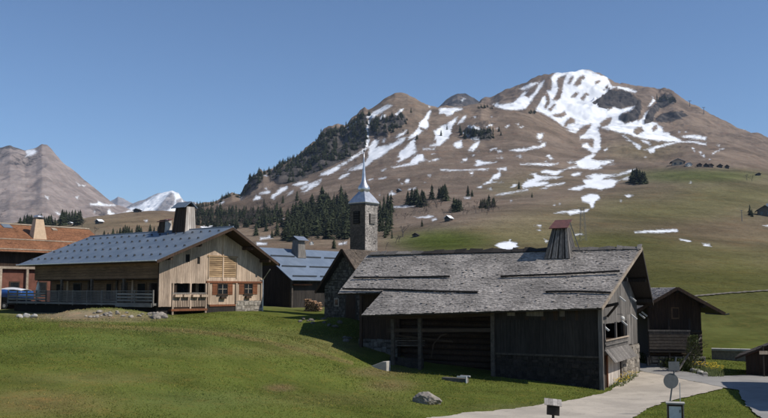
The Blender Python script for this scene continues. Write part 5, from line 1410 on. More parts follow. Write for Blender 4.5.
for sx, q in ((1, qK[0]), (-1, qK[1])):
    a, d_ = (q[0], q[3]) if sx > 0 else (q[1], q[2])
    MB().bar(np.array(a) + np.array([0, -.03, -.05]), np.array(d_) + np.array([0, -.03, -.05]), .06, .22).build('bargeboard', M['brown_wood'], rootK)
for x, z in ((-2.0, zwK(-2.0)), (1.8, zwK(1.8)), (-.1, zwK(-.1) - .02)):
    MB().bar((x, -1.2, z - .14), (x, .3, z - .14), .18, .2).build('purlin_end', M['dark_wood'], rootK)
xs = KF.ony(-.6, 716, 311)
MB().tube([(1.9, -1.0, zev - .02), (3.3, -1.0, zev - .1), (3.6, -1.0, zev - .05)], .05, 6).build('gutter_arm', M['dark_metal'], rootK)

# low pale wall behind the granary and hedge strip
a = on_ground(713, 367); b_ = on_ground(747, 366)
a = P(712, 366, 68); b_ = P(750, 367, 67)
wr = empty('retaining_wall', (a[0], a[1], gz(a[0], a[1])), math.atan2(b_[1] - a[1], b_[0] - a[0]))
tag(wr, 'low grey retaining wall with pale coping at the edge of the green field', 'wall')
L_ = math.hypot(b_[0] - a[0], b_[1] - a[1]) + 1.5
MB().box(0, L_, -.15, .15, -.8, .68).build('wall_body', M['mortar'], wr)
nk = 6
for i in range(nk):
    MB().box(L_ * i / nk + .008, L_ * (i + 1) / nk - .008, -.28, .5, .685, .83 + random.uniform(-.01, .01)).build('coping_stone', M['concrete'], wr)

# gravel track across the green field
tk = [on_hill(u, v) for u, v in zip(np.linspace(690, 800, 40), np.interp(np.linspace(690, 800, 40), [690, 720, 768, 800], [297.5, 294.6, 291.3, 289.5]))]
b = MB(); n = len(tk)
for p in tk: b.v.append(tuple(p + np.array([-.3, -1.2, .10]))); b.v.append(tuple(p + np.array([.3, 1.4, .25])))
for i in range(n - 1): b.f.append((2 * i, 2 * i + 2, 2 * i + 3, 2 * i + 1)); b.t.append(0)
o = b.build('path', plain('trodden_earth', (0.17, 0.145, 0.11), (0.12, 0.105, 0.075), 0.3, rough=.95)); o['kind'] = 'structure'
# small hut at the right edge
hp = P(779, 376, 57)
UF = Frame((hp[0], hp[1], gz(hp[0], hp[1])), -27)
zev = UF.loc(P(741, 359.5, 56.5))[2]
rootU, wU, rU, qU, zwU = gable_house('hut', UF, -2.0, 2.0, 0, 3.4, -.6, zev, zev + 1.15, .62, .5, M['red_wall'], M['brown_wood'], .1)
tag(rootU, 'small reddish-brown wooden hut with shallow roof at the edge of the asphalt road', 'hut')
boards(wU, 'y', -.01, -1.98, 1.98, -.3, lambda s: zwU(s) - .06, .2, M['brown_wood'], out=-1)
for q, r in zip(qU, rU):
    shingles(q, 10, .3, M['shingle_dark'], r, th=.025, jitter=.6, tone=.3)
xp = UF.ony(-.9, 763, 350)[0]
sg = empty('finger_post', UF.w(xp, -.9, 0)); sg.location.z = gz(*UF.w(xp, -.9, 0)[:2])
tag(sg, 'slim wooden post with a small pale board in front of the hut', 'sign')
MB().bar((0, 0, -.3), (0, 0, 2.05), .09, .09).build('post', M['dark_wood'], sg)
MB().box(-.28, .28, -.08, -.05, 1.5, 1.72).build('board', M['beam_pale'], sg)

# neighbouring house whose shadow falls across the road
NF = Frame((25.0, 39.0, gz(25.0, 39.0)), -15)
rootN, wN, rN, qN, zwN = gable_house('house', NF, 0, 8.5, 0.4, 12.6, -1.2, 6.4, 9.4, 1.0, 1.0, M['brown_wood'], M['slate'])
tag(rootN, 'brown timber house beside the road, casting its shadow over the asphalt', 'house')
MB().box(-.06, 8.56, .33, 12.67, -1.4, 1.2).build('stone_base', M['mortar'], rootN)
for y in (3, 6.5, 10):
    f = MB().box(-.05, .0, y - .5, y + .5, 1.9, 3.2).build('window', M['red_wood'], wN)
    MB().box(-.065, -.055, y - .4, y + .4, 2.0, 3.1).build('pane', M['glass'], f)

# ------------------------------------------------------------------ far chalets on the slopes
def far_house(u, v, wpx, hpx, ang, label, wallm, roofm, group=None, name='chalet', chimney=False):
    p = on_hill(u, v); s = p[1] / F; w = wpx * s; h = hpx * s
    fr = Frame(p, ang)
    root, wo, rf, qs, zw = gable_house(name, fr, -w * .36, w * .36, 0, w * .8, -h * .4, h * .52, h, w * .14, w * .12, wallm, roofm, h * .05)
    tag(root, label, 'chalet' if name == 'chalet' else 'hut', group)
    for x in (-w * .18, w * .18):
        f = MB().box(x - w * .07, x + w * .07, -w * .02, 0.0 - .001, h * .12, h * .42).build('window', M['glass'], wo)
    if chimney:
        MB().box(w * .12, w * .24, w * .3, w * .42, h * .6, h * 1.2).build('chimney', M['white_paint'], rf[0])
    return root
far_house(678, 165.5, 15, 7, -15, 'wide pale-fronted chalet on the bench above the green pasture', M['beam_pale'], M['slate'])
far_house(690, 167, 6, 4, 10, 'tiny white-walled chalet beside the wide one on the bench', M['white_paint'], M['slate'])
for u, v, w in ((700, 167.5, 5), (706, 167.8, 5), (711, 168, 7), (720, 168.5, 6), (727, 169, 5)):
    far_house(u, v, w, 4.2, random.uniform(-30, 30), 'dark wooden chalet in the row on the high bench', M['brown_wood'], M['dark_wood'], 'chalets in a row on the high bench')
far_house(765, 217, 17, 11, -20, 'dark-roofed chalet with white chimney on the right slope', M['stone_dark'], M['dark_wood'], chimney=True)
far_house(759, 176, 5, 3, 0, 'lone tiny dark hut high on the right slope', M['dark_wood'], M['dark_wood'], name='hut')
far_house(447, 222.5, 8, 6.5, -35, 'small dark barn with snow on its roof by the meadow', M['dark_wood'], M['snow_far'], name='hut')
far_house(415, 237.5, 7, 4.5, -20, 'low dark hut at the edge of the green meadow', M['dark_wood'], M['dark_wood'], name='hut')
far_house(398, 192.5, 5, 4, -30, 'small dark hut beside a snow patch on the slope', M['dark_wood'], M['slate'], name='hut')
far_house(97, 224.5, 7, 5, -30, 'dark hut with snowy roof on the brown hill', M['dark_wood'], M['snow_far'], name='hut')
far_house(136, 213.2, 8, 4, -10, 'dark hut on the crest of the brown hill', M['dark_wood'], M['dark_wood'], name='hut')
far_house(70, 225, 6, 3, -10, 'pale-roofed hut beside the dark spruce clump', M['beam_pale'], M['snow_far'], name='hut')
far_house(312, 245, 4.5, 4, 20, 'small white shed below the spruce wood', M['white_paint'], M['beam_pale'], name='hut')
# lattice lift pylon behind the barn
p = on_hill(583, 242); s = p[1] / F
py = empty('lift_pylon', p); tag(py, 'grey lattice pylon on the slope behind the barn chimney', 'pylon')
hp_ = 34 * s; b = MB()
cs = [(-1, -1), (1, -1), (1, 1), (-1, 1)]
w0, w1_ = 3.2 * s, 1.4 * s; t_ = .2 * s
for (x, y) in cs: b.bar((x * w0, y * w0, 0), (x * w1_, y * w1_, hp_), t_, t_)
for kx in range(7):
    f0, f1 = kx / 7, (kx + 1) / 7
    for i in range(4):
        a, c = cs[i], cs[(i + 1) % 4]; r0 = w0 + (w1_ - w0) * f0; r1 = w0 + (w1_ - w0) * f1
        b.bar((a[0] * r0, a[1] * r0, hp_ * f0), (c[0] * r1, c[1] * r1, hp_ * f1), t_ * .7, t_ * .7)
b.build('lattice', M['sign_back'], py)
MB().bar((-4.5 * s, 0, hp_), (4.5 * s, 0, hp_), .35 * s, .35 * s).build('crossarm', M['sign_back'], py)
for u, v, h in ((690, 107, 6), (704, 114, 7), (742, 221, 11)):
    p = on_hill(u, v + .6); s = p[1] / F
    py = empty('lift_pylon', p); tag(py, 'slim grey pole standing on the open slope', 'pylon', 'slim poles on the slope')
    MB().tube([(0, 0, -s), (0, 0, h * s)], [.4 * s, .25 * s], 6).build('mast', M['sign_back'], py)
    MB().bar((-1.6 * s, 0, h * s), (1.6 * s, 0, h * s), .4 * s, .4 * s).build('crossarm', M['sign_back'], py)
# ------------------------------------------------------------------ trees
def conifer_mesh(seed, tiers=13, spikes=9, h=1.0, r=0.19):
    rs = random.Random(seed); b = MB()
    for i in range(tiers):
        t = i / (tiers - 1)
        z = 0.10 + 0.84 * t; rad = r * (1 - t) ** 0.72 * (0.75 + 0.5 * rs.random()) + 0.014
        drop = 0.05 + 0.06 * (1 - t); n = max(5, int(spikes * (1 - t * .45)))
        a0 = rs.random() * 6.28
        for k in range(n):
            a = a0 + 6.283 * k / n + rs.uniform(-.2, .2); rr = rad * rs.uniform(.6, 1.2); wd = 6.283 / n * .55
            tip = (rr * math.cos(a), rr * math.sin(a), z - drop * rs.uniform(.6, 1.3))
            l = (rr * .55 * math.cos(a - wd), rr * .55 * math.sin(a - wd), z - drop * .55)
            m = (rr * .55 * math.cos(a + wd), rr * .55 * math.sin(a + wd), z - drop * .55)
            top = (0, 0, z + .075)
            mid = (rr * .5 * math.cos(a), rr * .5 * math.sin(a), z - drop * .15)
            b.add([top, l, tip, m, mid], [(0, 1, 4), (1, 2, 4), (2, 3, 4), (3, 0, 4)], rs.uniform(-.4, .85))
    b.add([(.012, 0, .9), (-.008, .01, .9), (-.008, -.01, .9), (0, 0, 1.0)], [(0, 1, 3), (1, 2, 3), (2, 0, 3)])
    return b
crowns = [conifer_mesh(s, 12 + s % 4, 8 + s % 3, r=.185 + .03 * (s % 4)).mesh('crown', M['needle']) for s in range(6)]
trunk_me = MB().tube([(0, 0, -.08), (0, 0, .5), (0, 0, .9)], [.018, .012, .004], 6).mesh('trunk', M['bark'])
small = []
for s in range(4):
    b = conifer_mesh(20 + s, 8, 6, r=.21 + .035 * s); small.append(b)
def pine(u, v, hpx, label, group, wide=1.0):
    p = on_hill(u, v); s = hpx * p[1] / F
    r = empty('conifer_tree', p - np.array([0, 0, s * .03]), random.random() * 6.28)
    r.scale = (s * wide, s * wide, s)
    tag(r, label, 'tree', group)
    link('crown', random.choice(crowns), r); link('trunk', trunk_me, r)
    return r
def inpoly(x, y, p):
    c = False
    for i in range(len(p)):
        a, b_ = p[i], p[(i + 1) % len(p)]
        if (a[1] > y) != (b_[1] > y) and x < (b_[0] - a[0]) * (y - a[1]) / (b_[1] - a[1]) + a[0]: c = not c
    return c
def scatter(poly, n, hmin, hmax, label, group, mind=2.2, wide=1.0):
    xs = [q[0] for q in poly]; ys = [q[1] for q in poly]; got = []; tries = 0
    while len(got) < n and tries < 6000:
        tries += 1
        x, y = random.uniform(min(xs), max(xs)), random.uniform(min(ys), max(ys))
        if not inpoly(x, y, poly): continue
        if any(abs(x - a) < mind and abs(y - b_) < mind * .8 for a, b_ in got): continue
        got.append((x, y)); pine(x, y, random.uniform(hmin, hmax), label, group, wide)
scatter([(283, 241), (287, 226), (296, 216), (308, 212), (322, 206), (336, 203), (346, 206), (352, 222), (351, 240), (330, 240), (310, 238), (295, 243)], 110, 13, 22, 'tall dark spruce in the dense wood left of the bell tower', 'spruces in the wood by the bell tower', 2.0, 1.75)
scatter([(379, 238), (380, 214), (388, 208), (393, 218), (394, 232), (388, 240)], 16, 14, 22, 'tall dark spruce just right of the bell tower', 'spruces right of the bell tower', 2.0, 1.2)
scatter([(192, 226), (200, 216), (225, 214), (250, 216), (278, 214), (284, 222), (270, 228), (240, 229), (215, 230)], 75, 8, 14, 'dark spruce in the belt of trees across the lower slope', 'spruces in the belt across the lower slope', 2.4, 1.55)
scatter([(60, 226), (62, 222), (80, 221), (82, 226)], 14, 11, 16, 'dark spruce in the clump on the brown hill', 'spruces in the clump on the hill', 1.1, 1.6)
scatter([(14, 227), (30, 224), (48, 223), (56, 226), (40, 228)], 26, 7, 12, 'dark spruce in the low belt above the orange-brown roof', 'spruces above the orange-brown roof', 1.2, 1.7)
scatter([(98, 236), (110, 234), (132, 233), (158, 233), (158, 237), (100, 240)], 22, 7, 11, 'small dark spruce on the brown hill above the chalet ridge', 'spruces above the chalet ridge', 2.0, 1.6)
scatter([(405, 207), (409, 203), (424, 204), (426, 209)], 9, 12, 19, 'dark spruce in the left clump above the green meadow', 'spruces in the left clump above the meadow', 1.3, 1.6)
scatter([(429, 201), (431, 199), (446, 199), (447, 202)], 7, 13, 18, 'dark spruce in the tallest clump above the green meadow', 'spruces in the tallest clump above the meadow', 1.3, 1.7)
scatter([(452, 213), (453, 211), (462, 210), (463, 213)], 5, 12, 16, 'dark spruce in the small clump by the snow-roofed barn', 'spruces by the snow-roofed barn', 1.3, 1.5)
scatter([(476, 211), (480, 208), (494, 205), (495, 209)], 7, 9, 15, 'dark spruce in the right clump above the green meadow', 'spruces in the right clump above the meadow', 1.4, 1.6)
scatter([(631, 184), (633, 181.5), (645, 182), (646, 184.5)], 10, 12, 18, 'dark broad spruce in the lone clump below the summit', 'spruces in the lone clump below the summit', 1.1, 2.0)
scatter([(452, 139), (458, 132), (478, 134), (484, 140), (470, 141)], 12, 6, 10, 'small dark spruce in the hollow beneath the knoll', 'spruces in the hollow beneath the knoll', 1.5, 1.3)
for u, v, h, w in ((256, 236, 15, 1.3), (265.5, 232, 12, 1.2), (277, 236, 15, 1.2), (272, 238, 9, 1.2), (334, 249, 14, 1.0), (391.5, 239, 10, .9), (422.5, 227, 8, 1.0), (468, 196.5, 12, 1.2), (472, 197, 8, 1.2), (519, 190, 9, 1.1), (532, 198, 6, 1.3), (264, 207, 9, 1.2), (283, 204, 9, 1.2), (297, 201, 11, 1.3), (235, 229, 9, 1.2), (750, 216, 12, 1.4), (752.5, 217, 9, 1.4), (411, 113, 6, 1.2), (499, 132, 6, 1.3), (501, 136, 5, 1.3), (447, 130, 6, 1.2), (417, 140, 6, 1.2), (441, 136, 7, 1.2)):
    pine(u, v, h, 'lone dark spruce on the open brown slope', 'lone spruces on the open slope', w)
# the woods clinging to the crags, too many and small to count
def forest(name, spots, label):
    b = MB()
    for u, v, hp_ in spots:
        p = on_hill(u, v); s = hp_ * p[1] / F; m = random.choice(small); a = random.random() * 6.28; ca, sa = math.cos(a) * s * 1.5, math.sin(a) * s * 1.5
        n = len(b.v)
        b.v.extend([(p[0] + x * ca - y * sa, p[1] + x * sa + y * ca, p[2] + (z - .08) * s) for x, y, z in m.v])
        b.f.extend([tuple(i + n for i in f) for f in m.f]); tt = random.uniform(-.25, .25); b.t.extend([q + tt for q in m.t])
    o = b.build(name, M['needle']); tag(o, label, 'forest', kind='stuff'); return o
spots = []
silx = lambda u: float(np.interp(u, SIL[:, 0], SIL[:, 1]))
for i in range(130):
    u = random.uniform(190, 372); 
    if 225 < u < 246 and random.random() < .6: continue
    spots.append((u, silx(u) + random.uniform(.6, 3), random.uniform(3.5, 7.5)))
tries = 0
while tries < 900:
    tries += 1
    u = random.uniform(240, 380); v = random.uniform(110, 190)
    for pl in ROCK[4:]:
        if inpoly(u, v, pl):
            spots.append((u, v, random.uniform(4, 8))); break
for i in range(14):
    spots.append((random.uniform(478, 494), random.uniform(107, 109.5), random.uniform(2.5, 4.5)))
for i in range(10):
    spots.append((random.uniform(528, 536), random.uniform(112, 114.5), random.uniform(2.5, 4)))
for i in range(26):
    u = random.uniform(657, 676); spots.append((u, silx(u) + random.uniform(1, 7), random.uniform(3, 5)))
for i in range(40):
    u = random.uniform(382, 408); spots.append((u, random.uniform(115, 134), random.uniform(3, 6)))
for i in range(40):
    u = random.uniform(468, 494); spots.append((u, random.uniform(131, 140), random.uniform(3, 6)))
WOOD = [(283, 241), (287, 226), (296, 214), (308, 209), (322, 204), (336, 199), (346, 203), (352, 222), (351, 240), (330, 240), (310, 238), (295, 243)]
forest('forest', spots, 'dark spruce woods clinging to the crags along the ridge')

sp2 = []
while len(sp2) < 130:
    u, v = random.uniform(283, 352), random.uniform(199, 243)
    if inpoly(u, v, WOOD): sp2.append((u, v, random.uniform(9, 17)))
while len(sp2) < 240:
    u, v = random.uniform(192, 284), random.uniform(213, 229)
    sp2.append((u, v - abs(u - 240) * .02, random.uniform(6, 11)))
forest('forest', sp2, 'shaded undergrowth of younger spruces filling the wood by the bell tower')
# leafless trees and scrub
def bare_mesh(seed, depth=5, spread=.55):
    rs = random.Random(seed); b = MB()
    def br(p, d, L, r, k):
        q = p + d * L
        b.tube([p, q], [r, r * .65], 4 if k < 4 else 5)
        if k == 0: return
        for _ in range(3 if k > 1 else 4):
            nd = d + np.array([rs.gauss(0, spread), rs.gauss(0, spread), rs.gauss(.12, spread * .55)]); nd /= np.linalg.norm(nd)
            br(q, nd, L * rs.uniform(.62, .85), r * .58, k - 1)
    br(np.array([0, 0, -.05]), np.array([0, 0, 1.0]), .28, .028, depth)
    return b
bares = [bare_mesh(s, 4).mesh('branches', M['twig']) for s in range(3)]
def bare(u, v, hpx, label, group, wide=1.0, near=False):
    p = on_ground(u, v) if near else on_hill(u, v); s = hpx * p[1] / F
    o = link('bare_tree', random.choice(bares)); o.location = tuple(p); o.rotation_euler.z = random.random() * 6.28; o.scale = (s * wide, s * wide, s)
    tag(o, label, 'tree', group); return o
for u, v, h in ((403, 238, 16), (399, 243, 10), (396, 244, 9), (424, 210, 11), (429, 209, 12), (436, 208, 11), (441, 207, 10), (452, 216, 9), (476, 213, 9), (482, 212, 11), (488, 211, 12), (492, 210, 9), (247, 222, 10), (253, 222, 11), (259, 222, 10), (268, 221, 10), (293, 246, 8), (305, 246, 8), (312, 243, 9), (82, 228, 10), (95, 234, 8), (747, 181, 7), (752, 182, 7), (343, 246, 9), (386, 250, 9), (415, 214, 8), (240, 226, 9)):
    bare(u, v, h * 1.1, 'leafless grey-brown tree on the lower slope', 'leafless trees on the lower slope', 1.2)
for i in range(46):
    u, v = random.uniform(194, 285), random.uniform(210, 231)
    bare(u, v, random.uniform(7, 12), 'leafless grey-brown tree among the spruces of the belt', 'leafless trees among the spruce belt', 1.3)
for i in range(34):
    u, v = random.uniform(380, 500), random.uniform(200, 216)
    bare(u, 216 - (u - 380) * .06 + random.uniform(-4, 6), random.uniform(5, 9), 'leafless scrub tree along the hollow above the meadow', 'leafless scrub above the meadow', 1.4)
# climbing shrub and leaning pole by the granary
p = on_ground(694, 371)
sh = empty('shrub', p); tag(sh, 'tall half-leafless shrub with new green leaves at the granary corner', 'shrub')
sc = 38 * p[1] / F
bm_ = bare_mesh(41, 5, .5)
o = bm_.build('branches', M['twig'], sh); o.scale = (sc * .75, sc * .75, sc * 1.05)
b = MB(); rs = random.Random(5)
for i in range(1500):
    a = rs.random() * 6.28; z = rs.random() ** .8 * sc * .92; r = sc * .27 * (1.1 - (z / sc) * .7) * math.sqrt(rs.random())
    c = np.array([r * math.cos(a), r * math.sin(a), z]); d1 = np.array([rs.gauss(0, 1), rs.gauss(0, 1), rs.gauss(0, 1)]); d1 /= np.linalg.norm(d1); d2 = np.cross(d1, [0.3, .5, .8]); d2 /= np.linalg.norm(d2); l = rs.uniform(.04, .09)
    b.add([c - d1 * l, c + d2 * l * .5, c + d1 * l, c - d2 * l * .5], [(0, 1, 2, 3)], rs.uniform(-.4, .5))
lf = b.build('leaves', M['leaf'], sh, 'stuff')
lp0 = P(676, 374, 60.5); lp1 = P(701, 337, 61.5)
lean = MB().tube([(0, 0, 0), tuple((lp1 - lp0) * .55 + np.array([0, 0, .1])), tuple(lp1 - lp0)], [.085, .07, .05], 7).build('leaning_pole', M['grey_wood'])
lean.location = (lp0[0], lp0[1], lp0[2]); tag(lean, 'grey pole leaning up against the shrub at the granary corner', 'pole')

# flowers: clumps with leaves and yellow heads
def flower_clump(p, r, h, label, group, n=70):
    c = empty('flower_clump', p); tag(c, label, 'flowers', group)
    lv = MB(); fl = MB()
    for i in range(n * 2):
        a = random.random() * 6.28; q = r * math.sqrt(random.random()); x, y = q * math.cos(a), q * math.sin(a); hh = h * random.uniform(.4, 1); w = .03
        dx, dy = random.gauss(0, .08), random.gauss(0, .08)
        lv.add([(x - w, y, 0), (x + w, y, 0), (x + dx, y + dy, hh)], [(0, 1, 2)], random.uniform(-.3, .5))
    for i in range(n):
        a = random.random() * 6.28; q = r * math.sqrt(random.random()); x, y = q * math.cos(a), q * math.sin(a); z = h * random.uniform(.75, 1.15); s = random.uniform(.03, .06)
        fl.add([(x - s, y, z), (x, y - s, z + .01), (x + s, y, z), (x, y + s, z + .01), (x, y, z + .04)], [(0, 1, 4), (1, 2, 4), (2, 3, 4), (3, 0, 4)], random.uniform(-.2, .2))
    lv.build('leaves', M['leaf'], c, 'stuff'); fl.build('blossoms', M['flower'], c, 'stuff')
for y in (1.2, 2.1, 2.9, 3.7, 4.6, 5.5, 6.4):
    w = BF.w(.45 + random.uniform(-.1, .1), y, 0); w[2] = gz(w[0], w[1])
    flower_clump(w, .42, .38, 'clump of yellow flowers along the foot of the barn gable', 'yellow flowers along the barn gable', 15 if y > 1.5 else 3)
for u, v in ((704, 373.5), (709, 374), (713, 375.5), (716, 377), (699, 373)):
    flower_clump(on_ground(u, v), .5, .7, 'clump of yellow flowers among pale stones by the road', 'yellow flowers by the road', 30 if u > 703 else 8)
for u, v in ((644, 361), (650, 362.5), (656, 364), (662, 365.5), (668, 367), (675, 368.5), (682, 370)):
    flower_clump(on_ground(u, v - 1), .8, .5, 'low green border plants along the granary base', 'border plants along the granary base', 0 if u < 999 else 1) if False else None
def hedge(pts, r, h, n, label):
    b = MB(); o0 = on_ground(*pts[0])
    for i in range(n):
        f = random.random() * (len(pts) - 1); k = int(f); q0 = on_ground(*pts[k]) if False else PG[k]; q1 = PG[k + 1]
        c = q0 + (q1 - q0) * (f - k) - o0; c = c + np.array([random.gauss(0, r * .4), random.gauss(0, r * .5), h * random.random() ** 1.3])
        d1 = np.array([random.gauss(0, 1), random.gauss(0, 1), random.gauss(.3, 1)]); d1 /= np.linalg.norm(d1); d2 = np.cross(d1, [.3, .5, .8]); d2 /= np.linalg.norm(d2); l = random.uniform(.05, .11)
        b.add([c - d1 * l, c + d2 * l * .5, c + d1 * l, c - d2 * l * .5], [(0, 1, 2, 3)], random.uniform(-.4, .5))
    o = b.build('border_plants', M['leaf']); o.location = tuple(o0); tag(o, label, 'plants'); return o
PG = [on_ground(*q) for q in ((641, 360.5), (655, 363), (672, 367), (690, 371))]
hedge([(641, 360.5), (655, 363), (672, 367), (690, 371)], .9, .65, 4200, 'low strip of green border plants between road and granary')
PG = [on_ground(*q) for q in ((716, 366), (730, 367.5), (745, 370))]

# stones
def stone_obj(name, p, sx, sy, sz, mat, seed, rz=0.0, parent=None, sub=2):
    bm = bmesh.new(); bmesh.ops.create_icosphere(bm, subdivisions=sub, radius=1.0)
    rs = random.Random(seed)
    planes = []
    for _ in range(9):
        d = Vector((rs.gauss(0, 1), rs.gauss(0, 1), rs.gauss(0, 1))).normalized(); planes.append((d, rs.uniform(.55, .85)))
    for v in bm.verts:
        for d, k in planes:
            t = v.co.dot(d)
            if t > k: v.co -= d * (t - k) * .9
        v.co *= 1 + rs.uniform(-.03, .03)
        v.co.x *= sx; v.co.y *= sy; v.co.z *= sz
    me = bpy.data.meshes.new(name); bm.to_mesh(me); bm.free(); me.materials.append(mat)
    o = link(name, me, parent); o.location = tuple(p); o.rotation_euler.z = rz
    return o
p = on_ground(428, 404)
bo = stone_obj('boulder', p + np.array([0, 0, .16]), .76, .5, .42, M['stone'], 15, .1, sub=4)
tag(bo, 'large pale grey boulder lying in the grass by the yard', 'boulder')
tg = bo.modifiers.new('facet', 'DISPLACE'); tx_ = bpy.data.textures.new('rough', 'CLOUDS'); tx_.noise_scale = .25; tg.texture = tx_; tg.strength = .16; tg.mid_level = .5
for i in range(46):
    u = random.choice([random.uniform(84, 112), random.uniform(112, 162), random.uniform(150, 165)]); v = random.uniform(312.0, 318.5) if u < 135 else random.uniform(313.5, 319)
    q = on_ground(u, v); s = random.uniform(.09, .24) * (1.5 if u > 152 else 1)
    o = stone_obj('rubble_stone', q + np.array([0, 0, s * .22]), s * 1.3, s, s * .7, M['stone'], 100 + i, random.random() * 3)
    tag(o, 'pale rubble stone on the bank below the veranda', 'stone', 'rubble stones below the veranda')
for u, v in ((20, 318), (26.5, 317.5), (34, 318)):
    q = on_ground(u, v)
    o = stone_obj('white_stone', q + np.array([0, 0, .12]), .3, .22, .2 if u != 26.5 else .3, M['concrete'], int(u), 0)
    tag(o, 'white stone block in the grass below the trailer', 'stone', 'white blocks below the trailer')
for u, v in ((697, 373), (701, 374.5), (705, 376), (693, 372)):
    q = on_ground(u, v)
    o = stone_obj('garden_stone', q + np.array([0, 0, .12]), .28, .22, .22, M['concrete'], int(u * 3), 0)
    tag(o, 'pale garden stone edging the yellow flowers', 'stone', 'pale stones edging the flowers')
for i in range(22):
    u = random.uniform(300, 352); v = 318 + (u - 300) * .12 + random.uniform(-1, 5) + (14 if u > 340 else 0)
    q = on_ground(u, v); s = random.uniform(.1, .26)
    o = stone_obj('bank_stone', q + np.array([0, 0, s * .2]), s * 1.2, s, s * .7, M['stone_dark'], 300 + i, random.random() * 3)
    tag(o, 'grey stone on the grass bank below the chapel', 'stone', 'stones on the bank below the chapel')
# pale concrete ramp wing and white trough edge at the byre
q = on_ground(379, 369)
rm = MB().prism([(-.75, 0, -.3), (.55, 0, -.3), (.55, 0, .52), (.25, 0, .5), (-.75, 0, .12)], (0, .7, 0)).build('ramp_wall', M['concrete'])
rm.location = tuple(q); rm.rotation_euler.z = math.radians(-24); tag(rm, 'pale concrete ramp wing at the open byre of the barn', 'wall')
bv = rm.modifiers.new('bevel', 'BEVEL'); bv.width = .03; bv.segments = 2
q = on_ground(461, 382)
tf = empty('trough', q, math.radians(-28)); tag(tf, 'white trough frame in the grass before the barn', 'trough')
MB().box(-.15, .5, -.3, -.22, .3, .38).box(-.15, .5, .22, .3, .3, .38).build('rim', M['white_paint'], tf)
for x in (.42,):
    MB().box(x, x + .08, -.30, -.22, -.2, .299).build('leg', M['white_paint'], tf)
MB().box(-1.2, .42, -.2, .22, -.1, .24).build('basin', M['stone_dark'], tf)

# ------------------------------------------------------------------ roadside furniture
q = P(676, 422, 36.6); zg_ = gz(q[0], q[1])
cb_ = empty('service_cabinet', (q[0], q[1], zg_), math.radians(-16)); tag(cb_, 'pale service cabinet with brown-framed door on the grass verge', 'cabinet')
H_ = CAMZ - (401.5 - 290) / F * 36.6 - zg_
MB().box(-.34, .34, -.0, .42, -.3, H_).build('body', M['beam_pale'], cb_)
MB().box(-.38, .38, -.05, .46, H_ + .002, H_ + .05).build('lid', M['concrete'], cb_)
dd = MB()
for (a, c_, e, f_) in ((-.33, .29, H_ - .09, H_ - .03), (-.33, .29, .05, .11), (-.33, -.27, .11, H_ - .09), (.23, .29, .11, H_ - .09)): dd.box(a, c_, -.045, -.01, e, f_)
d = dd.build('door_frame', M['brown_wood'], cb_)
MB().box(-.27, .23, -.03, -.005, .11, H_ - .09).build('door_panel', M['white_paint'], d)
MB().box(.16, .19, -.06, -.031, H_ * .5, H_ * .5 + .12).build('handle', M['dark_metal'], d)
# round sign seen from behind with a small plate
q = P(668, 430, 39.5); zg_ = gz(q[0], q[1]); q[2] = zg_
sg = empty('road_sign', q); tag(sg, 'round road sign seen from behind with small plate on leaning pole', 'road sign')
top = P(676, 357, 39.5) - q; bot = np.array([0, 0, -.2])
MB().tube([bot, top], .035, 8).build('pole', M['sign_back'], sg)
c = P(671.5, 381, 39.3) - q; fwd = np.array([.06, -1, 0]); fwd /= np.linalg.norm(fwd); rt = np.array([1, .06, 0])
b = MB(); rad = .345; ring = 28
vs_ = []
for dy in (.05, .075):
    for k_ in range(ring):
        a = 2 * math.pi * k_ / ring; vs_.append(c - fwd * dy + rt * rad * math.cos(a) + np.array([0, 0, rad * math.sin(a)]))
b.add(vs_, [tuple(range(ring))[::-1], tuple(range(ring, 2 * ring))] + [(i, (i + 1) % ring, ring + (i + 1) % ring, ring + i) for i in range(ring)])
dsc = b.build('disc', M['sign_back'], sg)
e = P(674, 366, 39.3) - q
MB().box(e[0] - .25, e[0] + .25, e[1] - .01, e[1] + .01, e[2] - .2, e[2] + .2).build('plate', M['sign_back'], sg)
q2_ = P(681, 425, 39.8); q2_[2] = gz(q2_[0], q2_[1])
o = MB().tube([(0, 0, -.2), (.0, 0, CAMZ - (381 - 290) / F * 39.8 - q2_[2])], .02, 6).build('marker_rod', M['zinc']); o.location = tuple(q2_)
tag(o, 'thin metal marker rod beside the round sign', 'rod')
# letterbox
q = P(553.5, 430, 33.5); q[2] = gz(q[0], q[1])
lb = empty('letterbox', q, math.radians(-10)); tag(lb, 'dark wooden letterbox with grey shingled lid on a post by the yard', 'letterbox')
zt = CAMZ - (396 - 290) / F * 33.5 - q[2]
tl = .05
MB().bar((-.02, 0, -.3), (0.0, 0, zt - .5), .1, .1).build('post', M['dark_wood'], lb)
bx = MB().hexa([(-.25, -.16, zt - .60), (.23, -.16, zt - .64), (.23, .16, zt - .64), (-.25, .16, zt - .60)], [(-.23, -.16, zt - .18), (.25, -.16, zt - .22), (.25, .16, zt - .22), (-.23, .16, zt - .18)]).build('box', M['dark_wood'], lb)
MB().box(-.16, .16, -.18, -.162, zt - .33, zt - .29).build('slot', M['void'], bx)
for i in range(4):
    for s_ in (-1, 1):
        x0_ = -.33 + i * .165
        dz_ = -.09 * (x0_ + .33)
        qd = [(x0_, s_ * .26, zt - .2 + dz_), (x0_ + .16, s_ * .26, zt - .215 + dz_), (x0_ + .16, 0, zt + .0 + dz_), (x0_, 0, zt + .015 + dz_)]
        MB().slab(qd if s_ < 0 else [qd[1], qd[0], qd[3], qd[2]], .025, random.uniform(-.2, .8)).build('lid_shingle', M['shingle_grey'], lb)

